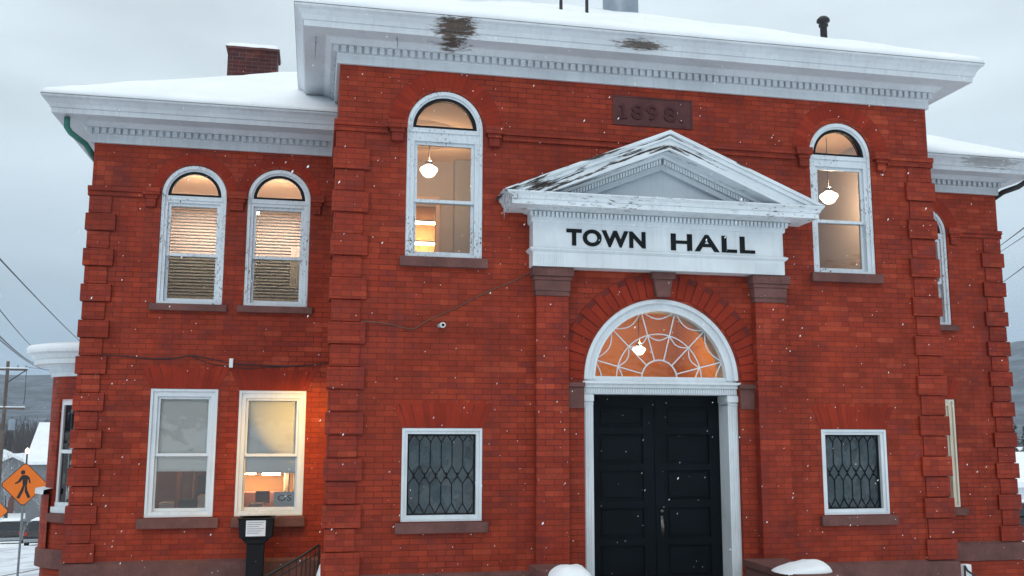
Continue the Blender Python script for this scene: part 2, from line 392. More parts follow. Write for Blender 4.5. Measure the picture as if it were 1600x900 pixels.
gy = sorted(set([-2200, -1200, -400, -120, -60, -30]+[round(v, 2) for v in steps_(-20, 100, 120)]+[140, 250, 500, 1200, 2200]))
sheet('ground', 'snow', gx, gy, 0)
sheet('road', 'snow_road', steps_(-17.5, -7.8, 8), steps_(-40, 240, 140), .012)
sheet('sidewalk', 'snow_road', steps_(-7.6, -5.2, 3), steps_(-6, 80, 70), .13)
m = MB()
for k in range(80): y = -6+k*1.075; z0 = gz(0, y); z1 = gz(0, y+1.075); m.quad([(-7.75, y, z0-.1), (-7.75, y+1.075, z1-.1), (-7.75, y+1.075, z1+.13), (-7.75, y, z0+.13)]); m.quad([(-7.75, y, z0+.13), (-7.75, y+1.075, z1+.13), (-7.6, y+1.075, z1+.131), (-7.6, y, z0+.131)])
o = m.build('kerb', 'foundation'); o['kind'] = 'structure'
# hills all round the town
def hills():
    m = MB(); n = 300; rings = [(700, -.0), (850, .18), (1000, .45), (1150, .75), (1300, 1.0), (1500, 1.12), (1900, 1.2)]
    def el(az):
        pts = [(-180, 3.2), (-120, 2.6), (-60, 3.4), (-30, 3.2), (-16, 2.7), (-8, 3.2), (10, 4), (30, 3.6), (36, 3.9), (40, 4.7), (46, 5.8), (70, 6.2), (120, 4), (180, 3.2)]
        for (a, u), (b, v) in zip(pts, pts[1:]):
            if a <= az <= b: t = (az-a)/(b-a); t = t*t*(3-2*t); return u+(v-u)*t
        return 3.2
    for d, fr in rings:
        for k in range(n):
            az = -180+360*k/n; t = R(az)
            z = fr*d*math.tan(R(el(az))) if fr < 1 else fr*1300*math.tan(R(el(az)))
            z += fr*7*mnoise.noise((az*.35, d*.004, 1))+fr*2.5*mnoise.noise((az*1.6, d*.01, 7))
            m.v.append((d*math.sin(t), d*math.cos(t)-11, z-9*(1-min(fr, 1))))
    for a in range(len(rings)-1):
        for k in range(n): k2 = (k+1) % n; m.f.append((a*n+k, a*n+k2, (a+1)*n+k2, (a+1)*n+k)); m.m.append(0)
    o = m.build('hills', 'hill_forest', smooth=True); o['kind'] = 'structure'
hills()

# ================================================================== TOWN HALL
ROOT = Vector((4, 1, -2.7))
hall = empty('town_hall', ROOT, 'red brick town hall with white cornices, snowy roofs and a pediment over black doors', 'building')
INV = Matrix.Translation(-ROOT)
def part(m, name, mats, parent=None, label=None, **k):
    o = m.build(name, mats, parent or hall, inv=None if parent else INV, **k)
    if label: o['label'] = label
    return o
WB, WT = -3.0, -1.677       # wall foot, water table top
UW = [(.83, 1.78, 2.045, 3.675), (6.215, 7.12, 2.04, 3.66)]      # tall arched windows of the centre
LW = [(.84, 1.80, -1.085, -.002), (6.21, 7.14, -1.085, -.002)]
DOOR = (3.06, 5.10, -2.2, .60)
VU = [(-2.25, -1.415, 1.597, 3.055), (-1.148, -.313, 1.597, 3.062)]    # wing, upper
VL = [(-2.245, -1.405, -1.14, .49), (-1.145, -.282, -1.14, .478)]
RU = (8.62, 9.455, 1.60, 3.05); RL = (8.60, 9.41, -1.16, .455)
D = 1.68
# --- walls
m = MB()
holes = [archloop(a, b, c, d) for a, b, c, d in UW]+[rect(a, b, c, d) for a, b, c, d in LW]+[archloop(*DOOR, n=40)]
m.xz(rect(0, 8, WB, 4.45), holes, 0, .30)
m.box(0, .30, .30, 9.0, WB, 4.45); m.box(7.70, 8, .30, 9.0, WB, 4.45); m.box(.3, 7.7, 8.7, 9.0, WB, 4.45)
part(m, 'wall', 'brick', label='projecting centre block of red brick')
m = MB()
m.xz(rect(-3.12, -.002, WB, 3.78), [archloop(*v) for v in VU]+[rect(*v) for v in VL], D, D+.3)
m.box(-3.12, -2.82, D+.3, 2.75, WB, 3.78); m.box(-3.12, -2.82, 4.75, 8.6, WB, 3.78); m.box(-3.12, -2.82, 2.75, 4.75, .75, 3.78); m.box(-3.12, -.002, 8.6, 8.9, WB, 3.78)
part(m, 'wall', 'brick', label='recessed left wing of red brick lit orange near its inner corner')
m = MB()
m.xz(rect(8.002, 10.38, WB, 3.78), [archloop(*RU), rect(*RL)], D, D+.3)
m.box(10.08, 10.38, D+.3, 8.6, WB, 3.78); m.box(8.002, 10.38, 8.6, 8.9, WB, 3.78)
part(m, 'wall', 'brick', label='recessed right wing of red brick')
# --- quoins
def quoin(x, y, sx, tops, h, wb, ws, ztop, zbot, pb=.048, ps=.020):
    """sx=+1: wall extends to +x from the corner x"""
    m = MB(); z = ztop
    def blk(z0, z1, w_, p):
        a, b = (x-p, x+w_) if sx > 0 else (x-w_, x+p)
        m.box(a, b, y-p, y+w_*.9, z0+.005, z1-.005)
    prev = ztop
    for t in tops:
        if prev-t > .02: blk(t, prev, ws, ps)
        blk(max(t-h, zbot), t, wb, pb); prev = t-h
    if prev-zbot > .02: blk(zbot, prev, ws, ps)
    return m
ct = [3.339-.527*k for k in range(10)]
part(quoin(0, 0, 1, ct, .262, .385, .325, 3.55, WT), 'quoins', 'brick_quoin', bevel=.004)
part(quoin(8, 0, -1, ct, .262, .385, .335, 3.55, WT), 'quoins', 'brick_quoin', bevel=.004)
wtp = [2.756-.466*k for k in range(10)]
part(quoin(-3.12, D, 1, wtp, .233, .325, .262, 2.99, WT, .045, .018), 'quoins', 'brick_quoin', bevel=.004)
part(quoin(10.38, D, -1, wtp, .233, .345, .285, 2.99, WT, .045, .018), 'quoins', 'brick_quoin', bevel=.004)
# --- string courses with corbel blocks beside the arches
m = MB()
def band(m, x0, x1, y, z0, z1, p=.05):
    m.box(x0, x1, y-p*.55, y+.02, z0, z0+(z1-z0)*.5); m.box(x0, x1, y-p, y+.02, z0+(z1-z0)*.5, z1)
def corbel(m, x0, x1, y, z0, z1, p=.075):
    h = z1-z0; m.box(x0-.03, x1+.03, y-p-.02, y+.02, z0+h*.62, z1); m.box(x0, x1, y-p, y+.02, z0+h*.42, z0+h*.62); m.box(x0+.02, x1-.02, y-p*.75, y+.02, z0, z0+h*.42)
band(m, -.05, .60, 0, 3.555, 3.69); corbel(m, .62, .80, 0, 3.46, 3.715)
band(m, 2.02, 6.0, 0, 3.555, 3.69); corbel(m, 1.83, 2.0, 0, 3.46, 3.715)
corbel(m, 6.02, 6.19, 0, 3.46, 3.715); corbel(m, 7.17, 7.33, 0, 3.46, 3.715); band(m, 7.36, 8.05, 0, 3.555, 3.69)
m.box(-.05, 0, 0, D+.1, 3.555, 3.69); m.box(8, 8.05, 0, D+.1, 3.555, 3.69)
part(m, 'string_course', 'brick_quoin', bevel=.004)
m = MB()
band(m, -3.16, -2.47, D, 2.99, 3.115); corbel(m, -2.45, -2.29, D, 2.87, 3.125, .06)
corbel(m, -1.385, -1.175, D, 2.87, 3.125, .06); corbel(m, -.285, -.16, D, 2.87, 3.125, .06); band(m, -.13, 0, D, 2.99, 3.115)
m.box(-3.16, -3.12, D, 8, 2.99, 3.115)
part(m, 'string_course', 'brick_quoin', bevel=.004)
m = MB(); band(m, 9.65, 10.42, D, 2.99, 3.115); corbel(m, 9.48, 9.63, D, 2.87, 3.125, .06); m.box(10.38, 10.42, D, 8, 2.99, 3.115)
part(m, 'string_course', 'brick_quoin', bevel=.004)
# --- brick arches over the openings
def arcring(cx, cz, r0, r1, n, y, a0=0, a1=180, gap=.045, alt=0, p=.004):
    m = MB()
    for k in range(n):
        t0 = a0+(a1-a0)*(k+gap)/n; t1 = a0+(a1-a0)*(k+1-gap)/n
        ro = r1-(alt if k % 2 else 0)
        pts = [(cx+r*math.cos(R(t)), cz+r*math.sin(R(t))) for r, t in ((r0, t0), (ro, t0), (ro, t1), (r0, t1))]
        pj = p+(.010 if (alt and k % 2 == 0) else 0)
        m.xz(pts, [], y-pj, y+.01)
    b = MB(); b.xz(arc(cx, cz, r1+.006, a0, a1, 32)+arc(cx, cz, r0, a1, a0, 32), [], y-.003, y+.012, 1)
    m.v += [v for v in b.v]; o = len(m.v)-len(b.v); m.f += [tuple(i+o for i in f) for f in b.f]; m.m += b.m
    return m
for a, b, c, d in UW: part(arcring((a+b)/2, d+.02, .50, .70, 27, 0), 'brick_arch', ['brick_arch', 'mortar'])
for a, b, c, d in VU: part(arcring((a+b)/2, d+.02, .435, .55, 23, D), 'brick_arch', ['brick_arch', 'mortar'])
part(arcring((RU[0]+RU[1])/2, RU[3]+.02, .435, .60, 23, D), 'brick_arch', ['brick_arch', 'mortar'])
part(arcring(4.08, .60, 1.05, 1.34, 34, 0, gap=.05, alt=.07, p=.010), 'brick_arch', ['brick_arch', 'mortar'])
def jack(x0, x1, z0, z1, y, n=17, fl=.12):
    m = MB()
    for k in range(n):
        u0, u1 = (k+.04)/n, (k+.96)/n
        top = lambda u: x0-fl+(x1-x0+2*fl)*u
        bot = lambda u: x0+(x1-x0)*u
        zj = z1+(.03 if k % 2 else -.01)
        m.xz([(bot(u0), z0), (bot(u1), z0), (top(u1), zj), (top(u0), zj)], [], y-.0045, y+.01)
    m.xz([(x0, z0), (x1, z0), (x1+fl, z1-.02), (x0-fl, z1-.02)], [], y-.0025, y+.012, 1)
    return m
for a, b, c, d in LW: part(jack(a, b, d+.002, d+.30, 0), 'brick_arch', ['brick_arch', 'mortar'])
for a, b, c, d in VL+[RL]: part(jack(a, b, d+.002, d+.28, D, 15), 'brick_arch', ['brick_arch', 'mortar'])
# --- water table and foundation
def wtab(m, path):
    m.sweep([(0, WT+.015), (.06, WT-.02), (.06, WT-.26), (0, WT-.27)], path)
m = MB(); wtab(m, lambda o: [(-o, D), (-o, -o), (3.05, -o)]); part(m, 'water_table', 'brownstone')
m = MB(); wtab(m, lambda o: [(5.11, -o), (8+o, -o), (8+o, D)]); part(m, 'water_table', 'brownstone')
m = MB(); wtab(m, lambda o: [(0, D-o), (-3.12-o, D-o), (-3.12-o, 2.9)]); part(m, 'water_table', 'brownstone')
m = MB(); wtab(m, lambda o: [(8.06, D-o), (10.38+o, D-o), (10.38+o, 8.9)]); part(m, 'water_table', 'brownstone')
for a, b, y in ((-.03, 3.05, 0), (5.11, 8.03, 0), (-3.15, -.04, D), (8.06, 10.41, D)): m = MB(); m.box(a, b, y-.03, y, WB, WT-.27); part(m, 'foundation', 'brick')
# --- cornices
def cornice(prof, path, mat, dent, dy, name='cornice'):
    m = MB(); m.sweep(prof, path); o = part(m, name, mat)
    if dent: d = dent(); d.build('dentils', mat, o)
    return o
PC = [(.0, 4.395), (.035, 4.395), (.035, 4.50), (.05, 4.515), (.05, 4.52), (.06, 4.60), (.115, 4.605), (.135, 4.625), (.17, 4.66), (.19, 4.67), (.44, 4.665), (.445, 4.735), (.46, 4.74), (.475, 4.79), (.515, 4.845), (.55, 4.87), (.555, 4.895), (.55, 4.90), (0.1, 4.91)]
def dC():
    m = MB(); n = 88
    for k in range(n):
        x = -.09+ (8.18)*k/n; m.box(x, x+.060, -.105, -.055, 4.520, 4.600)
    for sx in (0, 1):
        for k in range(22):
            y = -.085+.093*k; m.box(*((-.092, -.055) if not sx else (8.055, 8.092)), y+.03, y+.096, 4.525, 4.598)
    return m
cornice(PC, lambda o: [(-o, 8.9), (-o, -o), (8+o, -o), (8+o, 8.9)], 'paint_cornice', dC, 0)
PWg = [(o_, 3.70+(z_-4.395)*.90) for o_, z_ in PC]
def dW(x0, x1, y):
    m = MB(); n = int((x1-x0)/.088)
    for k in range(n): x = x0+(x1-x0)*k/n; m.box(x, x+.056, y-.102, y-.055, 3.812, 3.884)
    return m
cornice(PWg, lambda o: [(-.002, D-o), (-3.12-o, D-o), (-3.12-o, 8.9)], 'paint_cornice_wing', lambda: dW(-3.20, -.1, D), 0)
cornice(PWg, lambda o: [(8.002, D-o), (10.38+o, D-o), (10.38+o, 8.9)], 'paint_cornice_wing', lambda: dW(8.1, 10.46, D), 0)
# --- roofs with snow
TAN = math.tan(R(27.8))
def hip(x0, x1, y0, y1, z0, n, thick, name, mat, parent=None, cut=None):
    m = MB(); xs = steps_(x0, x1, n); ys = steps_(y0, y1, int(n*(y1-y0)/(x1-x0)))
    xs = sorted(set(xs+[x0+.03, x0+.09, x1-.03, x1-.09])); ys = sorted(set(ys+[y0+.03, y0+.09]))
    nx = len(xs)
    for y in ys:
        for x in xs:
            d = min(x-x0, x1-x, y-y0, y1-y); h = z0+TAN*max(0, d-.05)
            if thick:
                t = min(1, d/.10); wv = mnoise.noise((x*.9, y*.9, z0))*.035+mnoise.noise((x*4.3, y*4.3, z0))*.010
                h += thick*(.35+.65*math.sqrt(max(0, 1-(1-t)**2)))+wv*(.35+.65*t)
            m.v.append((x, y, h))
    for a in range(len(ys)-1):
        for b in range(nx-1):
            if cut and cut((xs[b]+xs[b+1])/2, (ys[a]+ys[a+1])/2): continue
            m.f.append((a*nx+b, a*nx+b+1, (a+1)*nx+b+1, (a+1)*nx+b)); m.m.append(0)
    # snow edge
    base = z0
    for a in range(nx-1):
        if cut and cut((xs[a]+xs[a+1])/2, y0+.05): continue
        p, q = m.v[a], m.v[a+1]; m.quad([(p[0], y0+.012, base), (q[0], y0+.012, base), q, p])
    for b in range(len(ys)-1):
        for e_ in (0, nx-1):
            p, q = m.v[b*nx+e_], m.v[(b+1)*nx+e_]; m.quad([(p[0], p[1], base), (q[0], q[1], base), q, p])
    return m
rf = part(hip(-.56, 8.56, -.56, 9.4, 4.90, 40, 0, '', ''), 'roof', 'roof_dark')
o = hip(-.545, 8.545, -.545, 9.4, 4.905, 110, .105, '', '').build('roof_snow', 'snow', smooth=True); tag(o, 'thick white snow lying on the upper hipped roof of the centre block', 'snow', kind='stuff')
wr = None
for side in (0, 1):
    cut = (lambda x, y: x > 0) if side == 0 else (lambda x, y: x < 8)
    q_ = part(hip(-3.68, 10.94, 1.12, 9.3, 4.155, 50, 0, '', '', cut=cut), 'roof', 'roof_dark'); wr = wr or q_
    o = hip(-3.665, 10.925, 1.135, 9.3, 4.16, 150, .095, '', '', cut=cut).build('roof_snow', 'snow', smooth=True)
    tag(o, 'smooth white snow lying on the lower roof of the '+('left wing around the chimney' if side == 0 else 'right wing at the right edge'), 'snow', kind='stuff')
m = MB(); m.box(-1.78, -.98, 4.5, 5.1, 5.5, 6.27); ch = m.build('chimney', 'brick_chimney', wr)
m = MB(); m.box(-1.81, -.95, 4.47, 5.13, 6.27, 6.30); m.build('chimney_cap', 'brownstone', ch)
m = MB(); n = 14
for a in range(n+1):
    for b in range(n+1):
        u, v = a/n, b/n; ed = min(u, 1-u, v, 1-v)*2; m.v.append((-1.82+.88*u, 4.46+.68*v, 6.30+.10*math.sqrt(max(0, 1-(1-min(1, ed*2.2))**2))+.012*mnoise.noise((u*5, v*5, 2))))
for a in range(n):
    for b in range(n): i = a*(n+1)+b; m.f.append((i, i+1, i+n+2, i+n+1)); m.m.append(0)
o = m.build('chimney_snow', 'snow', smooth=True); tag(o, 'white snow cap on top of the dark brick chimney', 'snow', kind='stuff')
m = MB(); m.lathe([(.055, 5.9), (.055, 6.44), (.075, 6.44), (.075, 6.47), (.06, 6.48), (.06, 6.50), (.105, 6.52), (.10, 6.56), (.06, 6.60), (0, 6.61)], 7.69, 2.0, seg=18); m.build('vent_pipe', 'iron', rf, smooth=True)
for x in (3.31, 3.72): m = MB(); m.lathe([(.026, 5.8), (.026, 6.95), (0, 6.95)], x, 2.0, seg=12); m.build('vent_pipe', 'iron', rf)
m = MB(); m.lathe([(.30, 6.2), (.30, 7.9)], 4.66, 3.2, seg=28); m.lathe([(.312, 7.2), (.312, 7.24)], 4.66, 3.2, seg=28); m.build('flue', 'grey_metal', rf, smooth=True)
# --- windows
def window_arched(x0, x1, z0, zs, y, cas, worn, upper=.03, zt=None, deep=.10, pm=None, glasslow='glass'):
    W = x1-x0; cx = (x0+x1)/2; r = W/2
    fm = MB(); zb = zs+.005
    ri = r-.075; rb = ri-.042
    ztr = zb-.035                       # top of the transom bar
    zt = zt or (ztr-.13)                # top of sash opening
    # casing: full arched ring
    hole_sash = rect(x0+cas, x1-cas, z0+.035, zt)
    hole_arc = [(cx-ri, zb-.01), (cx+ri, zb-.01)]+arc(cx, zb-.01, ri, 0, 180, 28)
    fm.xz(archloop(x0-.004, x1+.004, z0-.002, zs), [hole_sash, hole_arc], y+.035, y+.16)
    fm.xz(arc(cx, zs, r-.006, 0, 180, 30)+arc(cx, zs, r-.055, 180, 0, 30), [], y+.012, y+.045)
    for a, b in ((x0+.004, x0+.045), (x1-.045, x1-.004)): fm.box(a, b, y+.015, y+.04, z0+.004, zs)
    fm.box(x0+.05, x1-.05, y+.018, y+.05, ztr-.035, ztr-.003); fm.box(x0+.02, x1-.02, y+.005, y+.05, z0, z0+.035)
    fr = part(fm, 'window', worn, bevel=.003)
    b = MB(); b.xz([(cx-ri+.001, zb-.009), (cx+ri-.001, zb-.009)]+arc(cx, zb-.009, ri-.001, 0, 180, 28), [[(cx-rb, zb+.022), (cx+rb, zb+.022)]+arc(cx, zb-.005, rb, 4, 176, 26)], y+.05, y+.10); b.build('arch_frame', 'black_paint', fr)
    b = MB(); b.xz([(cx-ri+.02, zb), (cx+ri-.02, zb)]+arc(cx, zb, ri-.02, 1, 179, 26), [], y+.085, y+.088); b.build('pane', 'glass', fr)
    a, c = x0+cas, x1-cas; zm = z0+.035+(zt-z0-.035)*.475; s_ = .04
    u = MB(); u.xz(rect(a, c, zm-.02, zt), [rect(a+s_, c-s_, zm+.02, zt-s_)], y+.065, y+.105); u.build('sash', worn, fr, bevel=.002)
    u = MB(); u.xz(rect(a, c, z0+.035, zm+.015), [rect(a+s_*.9, c-s_*.9, z0+.035+s_*1.2, zm-.02)], y+.108, y+.145); u.build('sash', worn, fr, bevel=.002)
    u = MB(); u.box(a+s_*.8, c-s_*.8, y+.085, y+.088, zm+.01, zt-s_*.8); u.build('pane', 'glass', fr)
    u = MB(); u.box(a+s_*.8, c-s_*.8, y+.125, y+.128, z0+.05, zm-.01); u.build('pane', glasslow, fr)
    return fr
def sill(fr, x0, x1, y, z1, h=.12, e=.07, p=.07, mat='brownstone'):
    m = MB(); m.box(x0-e, x1+e, y-p, y+.2, z1-h, z1-.006); m.build('sill', mat, fr, bevel=.006)
for a, b, c, d in UW: fr = window_arched(a, b, c, d, 0, .10, 'paint_peeling', zt=3.50); sill(fr, a, b, 0, c, .125, .06)
for a, b, c, d in VU: fr = window_arched(a, b, c, d, D, .085, 'paint_peeling', zt=2.955, glasslow='glass_screen'); sill(fr, a, b, D, c, .095, .07)
fr = window_arched(*RU, D, .085, 'paint_peeling', zt=2.955); sill(fr, RU[0], RU[1], D, RU[2], .095, .07)
def window_rect(x0, x1, z0, z1, y, mat, cas=.09, low='glass_screen'):
    m = MB(); m.xz(rect(x0-.004, x1+.004, z0-.004, z1+.004), [rect(x0+cas, x1-cas, z0+.07, z1-cas-.01)], y+.03, y+.15)
    m.xz(rect(x0+.003, x1-.003, z0+.003, z1-.003), [rect(x0+.035, x1-.035, z0+.035, z1-.035)], y+.005, y+.04)
    fr = part(m, 'window', mat, bevel=.003); a, c, zb, zt = x0+cas, x1-cas, z0+.07, z1-cas-.01; zm = zb+(zt-zb)*.49; s_ = .032
    u = MB(); u.xz(rect(a, c, zm-.02, zt), [rect(a+s_, c-s_, zm+.018, zt-s_)], y+.06, y+.095); u.build('sash', mat, fr, bevel=.002)
    u = MB(); u.xz(rect(a, c, zb, zm+.012), [rect(a+s_*.7, c-s_*.7, zb+s_*1.2, zm-.018)], y+.098, y+.13); u.build('sash', mat, fr, bevel=.002)
    u = MB(); u.box(a+s_*.8, c-s_*.8, y+.078, y+.081, zm+.01, zt-s_*.8); u.build('pane', 'glass', fr)
    u = MB(); u.box(a+s_*.5, c-s_*.5, y+.113, y+.116, zb+s_, zm-.01); u.build('pane', low, fr)
    return fr
fr = window_rect(*VL[0], D, 'paint', low='glass'); sill(fr, VL[0][0], VL[0][1], D, VL[0][2], .13, .075)
fr = window_rect(*VL[1], D, 'paint', low='glass'); sill(fr, VL[1][0], VL[1][1], D, VL[1][2], .13, .03); fr['label'] = 'window washed cream by lamplight with an orange lit office behind'
fr = window_rect(*RL, D, 'paint_cream', low='glass'); sill(fr, RL[0], RL[1], D, RL[2], .11, .08)
def window_leaded(x0, x1, z0, z1, y):
    m = MB(); m.xz(rect(x0-.004, x1+.004, z0-.004, z1+.004), [rect(x0+.072, x1-.072, z0+.072, z1-.072)], y+.03, y+.14)
    m.xz(rect(x0+.003, x1-.003, z0+.003, z1-.003), [rect(x0+.035, x1-.035, z0+.035, z1-.035)], y+.004, y+.035)
    fr = part(m, 'window', 'paint', bevel=.003); a, b, c, d = x0+.072, x1-.072, z0+.072, z1-.072
    u = MB(); u.box(a, b, y+.10, y+.103, c, d); u.build('pane', 'leaded_glass', fr)
    g = MB(); p = (b-a)/6.3; H = d-c; yy = y+.094; r = .0052
    z1_, z2_, zm, z3_, z4_ = d-.10*H, d-.40*H, d-.52*H, d-.62*H, c+.14*H
    def seg(p0, p1):
        # clip to the opening
        (xa, za), (xb, zb) = p0, p1
        if xa < a or xb < a or xa > b or xb > b:
            lim = a if min(xa, xb) < a else b
            if (xa < a and xb < a) or (xa > b and xb > b): return
            t = (lim-xa)/(xb-xa) if xb != xa else 0
            q = (lim, za+(zb-za)*t)
            if not (a <= xa <= b): xa, za = q
            else: xb, zb = q
        g.tube([(xa, yy, za), (xb, yy, zb)], r, 5)
    k = 0; x = a+p*.15-p
    while x < b+p:
        seg((x, z1_), (x, z2_)); seg((x, z3_), (x, z4_))
        for s_ in (-1, 1):
            seg((x, z1_), (x+s_*p/2, min(d, z1_+.10*H))); seg((x, z2_), (x+s_*p/2, zm)); seg((x+s_*p/2, zm-.0), (x, z3_)); seg((x, z4_), (x+s_*p/2, c+.02*H))
            seg((x+s_*p*.5, zm-.04*H), (x+s_*p*.5, zm+.04*H))
        x += p
    g.build('lead_came', 'black_paint', fr)
    g = MB(); g.xz(rect(a, b, c, d), [rect(a+.018, b-.018, c+.018, d-.018)], y+.085, y+.10); g.build('inner_frame', 'black_paint', fr)
    return fr
for v in LW: fr = window_leaded(*v, 0); sill(fr, v[0], v[1], 0, v[2], .125, .065)
# --- entrance: door frame, fanlight, leaves
cx = 4.08; x0, x1 = DOOR[0], DOOR[1]
m = MB()
m.xz(arc(cx, .60, 1.018, 0, 180, 48)+arc(cx, .60, .87, 180, 0, 48), [], .05, .30)
m.xz(arc(cx, .60, 1.018, 0, 180, 48)+arc(cx, .60, .965, 180, 0, 48), [], .01, .06)
m.xz(arc(cx, .60, .90, 0, 180, 48)+arc(cx, .60, .868, 180, 0, 48), [], .035, .06)
m.box(x0+.005, x1-.005, .06, .40, .56, .64); m.box(x0-.02, x1+.02, -.015, .40, .545, .575); m.box(x0+.01, x1-.01, .02, .40, .50, .545); m.box(x0+.01, x1-.01, .05, .40, .42, .50)
for a, b in ((x0+.004, 3.19), (4.965, x1-.004)):
    m.box(a, b, .06, .40, -2.2, .418); m.box(a-.012, b+.003, .035, .40, .33, .41); m.box(a, b, .045, .3, .29, .305)
    for k in range(3): u = a+.022+k*.034; m.box(u, u+.016, .048, .062, -2.1, .27)
fr = part(m, 'door_frame', 'paint', bevel=.003)
m = MB()
for k in range(62): x = x0+.03+k*(x1-x0-.06)/62; m.box(x, x+.018, .035, .052, .435, .485)
m.build('dentils', 'paint', fr)
# fanlight tracery
t = MB(); z0 = .62
def polar(r_, a): return (cx+r_*math.cos(R(a)), .125, z0+r_*math.sin(R(a)))
t.tube([polar(.235, a) for a in range(0, 181, 10)], .0105, 6)
for a in (15, 45, 75, 105, 135, 165): t.tube([polar(.235, a), polar(.88, a)], .0088, 6)
t.tube([polar(.565, a) for a in range(0, 181, 6)], .008, 6)
for R0, bow in ((.565, .075), (.885, .12)):
    for a in (-15, 15, 45, 75, 105, 135, 165):
        pts = []
        for k in range(9):
            u = k/8; ang = a+30*u; rr = R0*math.cos(R(15))/math.cos(R(30*u-15)) - bow*4*u*(1-u)*.8
            if 0 <= ang <= 180: pts.append(polar(rr, ang))
        if len(pts) > 1: t.tube(pts, .008, 6)
t.tube([polar(.875, a) for a in range(0, 181, 5)], .012, 6)
fan = part(t, 'fanlight', 'paint', label='white spiderweb tracery in the half round fanlight')
m = MB(); m.xz(arc(cx, z0-.01, .89, 0, 180, 40), [], .14, .143); m.build('pane', 'glass', fan)
# leaves
def leaf(a, b):
    m = MB(); y = .34; cols = []
    ztop, zbot = .42, -2.2; rows = [(.02, .27), (-.44, -.075), (-.90, -.53), (-1.36, -.99), (-1.84, -1.45), (-2.12, -1.92)]
    hs = [rect(a+.15, b-.15, z_, z2) for z_, z2 in rows]
    m.xz(rect(a, b, zbot, ztop), hs, y, y+.05)
    o = part(m, 'door', 'door_black', bevel=.004)
    for z_, z2 in rows:
        p = MB(); p.box(a+.148, b-.148, y+.028, y+.045, z_-.002, z2+.002); p.box(a+.185, b-.185, y+.014, y+.03, z_+.04, z2-.04); p.build('door_panel', 'door_black', o, bevel=.006)
    return o
leaf(3.19, 4.075)
o = leaf(4.081, 4.965)
m = MB(); hx = 4.155; m.lathe([(.0, 0), (.02, 0)], hx, .33); m = MB()
m.tube([(hx, .325, -1.03), (hx, .31, -1.03)], .018, 12); m.box(hx-.014, hx+.014, .322, .334, -1.33, -1.09)
m.tube([(hx, .33, -1.12), (hx, .285, -1.13), (hx, .275, -1.20), (hx, .285, -1.29), (hx, .33, -1.30)], .009, 8); m.build('handle', 'silver', o, smooth=True)
m = MB(); m.box(3.06, 5.10, -.02, .42, -2.3, -2.2); part(m, 'threshold', 'brownstone')
# --- pilasters, capitals, imposts, keystone
for a, b in ((2.43, 2.835), (5.305, 5.715)):
    m = MB(); m.box(a, b, -.12, 0, WT, 1.64); o = part(m, 'pilaster', 'brick_quoin', bevel=.004)
    c = MB(); c.box(a-.01, b+.01, -.135, 0, 1.60, 1.66); c.box(a-.02, b+.02, -.145, 0, 1.66, 1.79); c.box(a-.035, b+.035, -.16, 0, 1.79, 1.84); c.box(a-.055, b+.055, -.185, 0, 1.84, 1.945)
    for k in range(9): x = a-.04+k*(b-a+.07)/9; c.box(x, x+.02, -.19, -.18, 1.86, 1.93)
    c.build('capital', 'brownstone', o, bevel=.006)
for a, b in ((2.86, 3.055), (5.105, 5.30)): m = MB(); m.box(a, b, -.02, 0, .24, .50); m.box(a-.008, b+.008, -.045, 0, .50, .555); part(m, 'impost', 'brownstone', bevel=.004)
m = MB(); m.xz([(3.99, 1.64), (4.17, 1.64), (4.215, 1.93), (3.945, 1.93)], [], -.09, 0); m.xz([(3.93, 1.86), (4.23, 1.86), (4.24, 1.948), (3.92, 1.948)], [], -.12, 0)
part(m, 'keystone', 'brownstone', bevel=.006)
# --- date plaque
m = MB(); m.xz(rect(3.47, 4.56, 3.87, 4.26), [rect(3.49, 4.54, 3.89, 4.245)], -.014, .01); m.box(3.485, 4.545, -.004, .01, 3.885, 4.25)
plq = part(m, 'date_plaque', 'plaque', label='dark brownstone plaque carved with 1898')
def text_mesh(name, body, mat, parent, x0, x1, z0, z1, y, ext, offset=0, inv=None, bevel=0.0, face=None):
    cu = bpy.data.curves.new(name, 'FONT'); cu.body = body; cu.extrude = ext; cu.offset = offset; cu.bevel_depth = bevel; cu.align_x = 'LEFT'; cu.resolution_u = 4; cu.space_character = 1.12
    o = bpy.data.objects.new(name, cu); COL.objects.link(o); bpy.context.view_layer.update()
    me = bpy.data.meshes.new_from_object(o.evaluated_get(bpy.context.evaluated_depsgraph_get())); bpy.data.objects.remove(o)
    xs = [v.co.x for v in me.vertices]; ys = [v.co.y for v in me.vertices]; ax, bx, ay, by = min(xs), max(xs), min(ys), max(ys)
    for v in me.vertices:
        u = x0+(v.co.x-ax)/(bx-ax)*(x1-x0); w_ = z0+(v.co.y-ay)/(by-ay)*(z1-z0); v.co = face(u, w_, v.co.z) if face else (u, y-v.co.z, w_)
    me.materials.clear(); me.materials.append(MAT[mat]); t = bpy.data.objects.new(name, me); COL.objects.link(t); t.parent = parent
    return t
for ch_, a, b in (('8', 3.72, 3.875), ('9', 3.925, 4.08), ('8', 4.16, 4.33)):
    text_mesh('numeral', ch_, 'numeral_stone', plq, a, b, 3.955, 4.155, -.012, .012, .012)
m = MB(); m.box(4.385, 4.42, -.028, 0, 3.955, 3.985); m.build('full_stop', 'numeral_stone', plq)
m = MB(); m.xz([(3.55, 3.955), (3.66, 3.955), (3.66, 3.975), (3.622, 3.975), (3.622, 4.155), (3.60, 4.155), (3.555, 4.125), (3.555, 4.105), (3.590, 4.118), (3.590, 3.975), (3.55, 3.975)], [], -.024, 0); m.build('numeral', 'numeral_stone', plq)
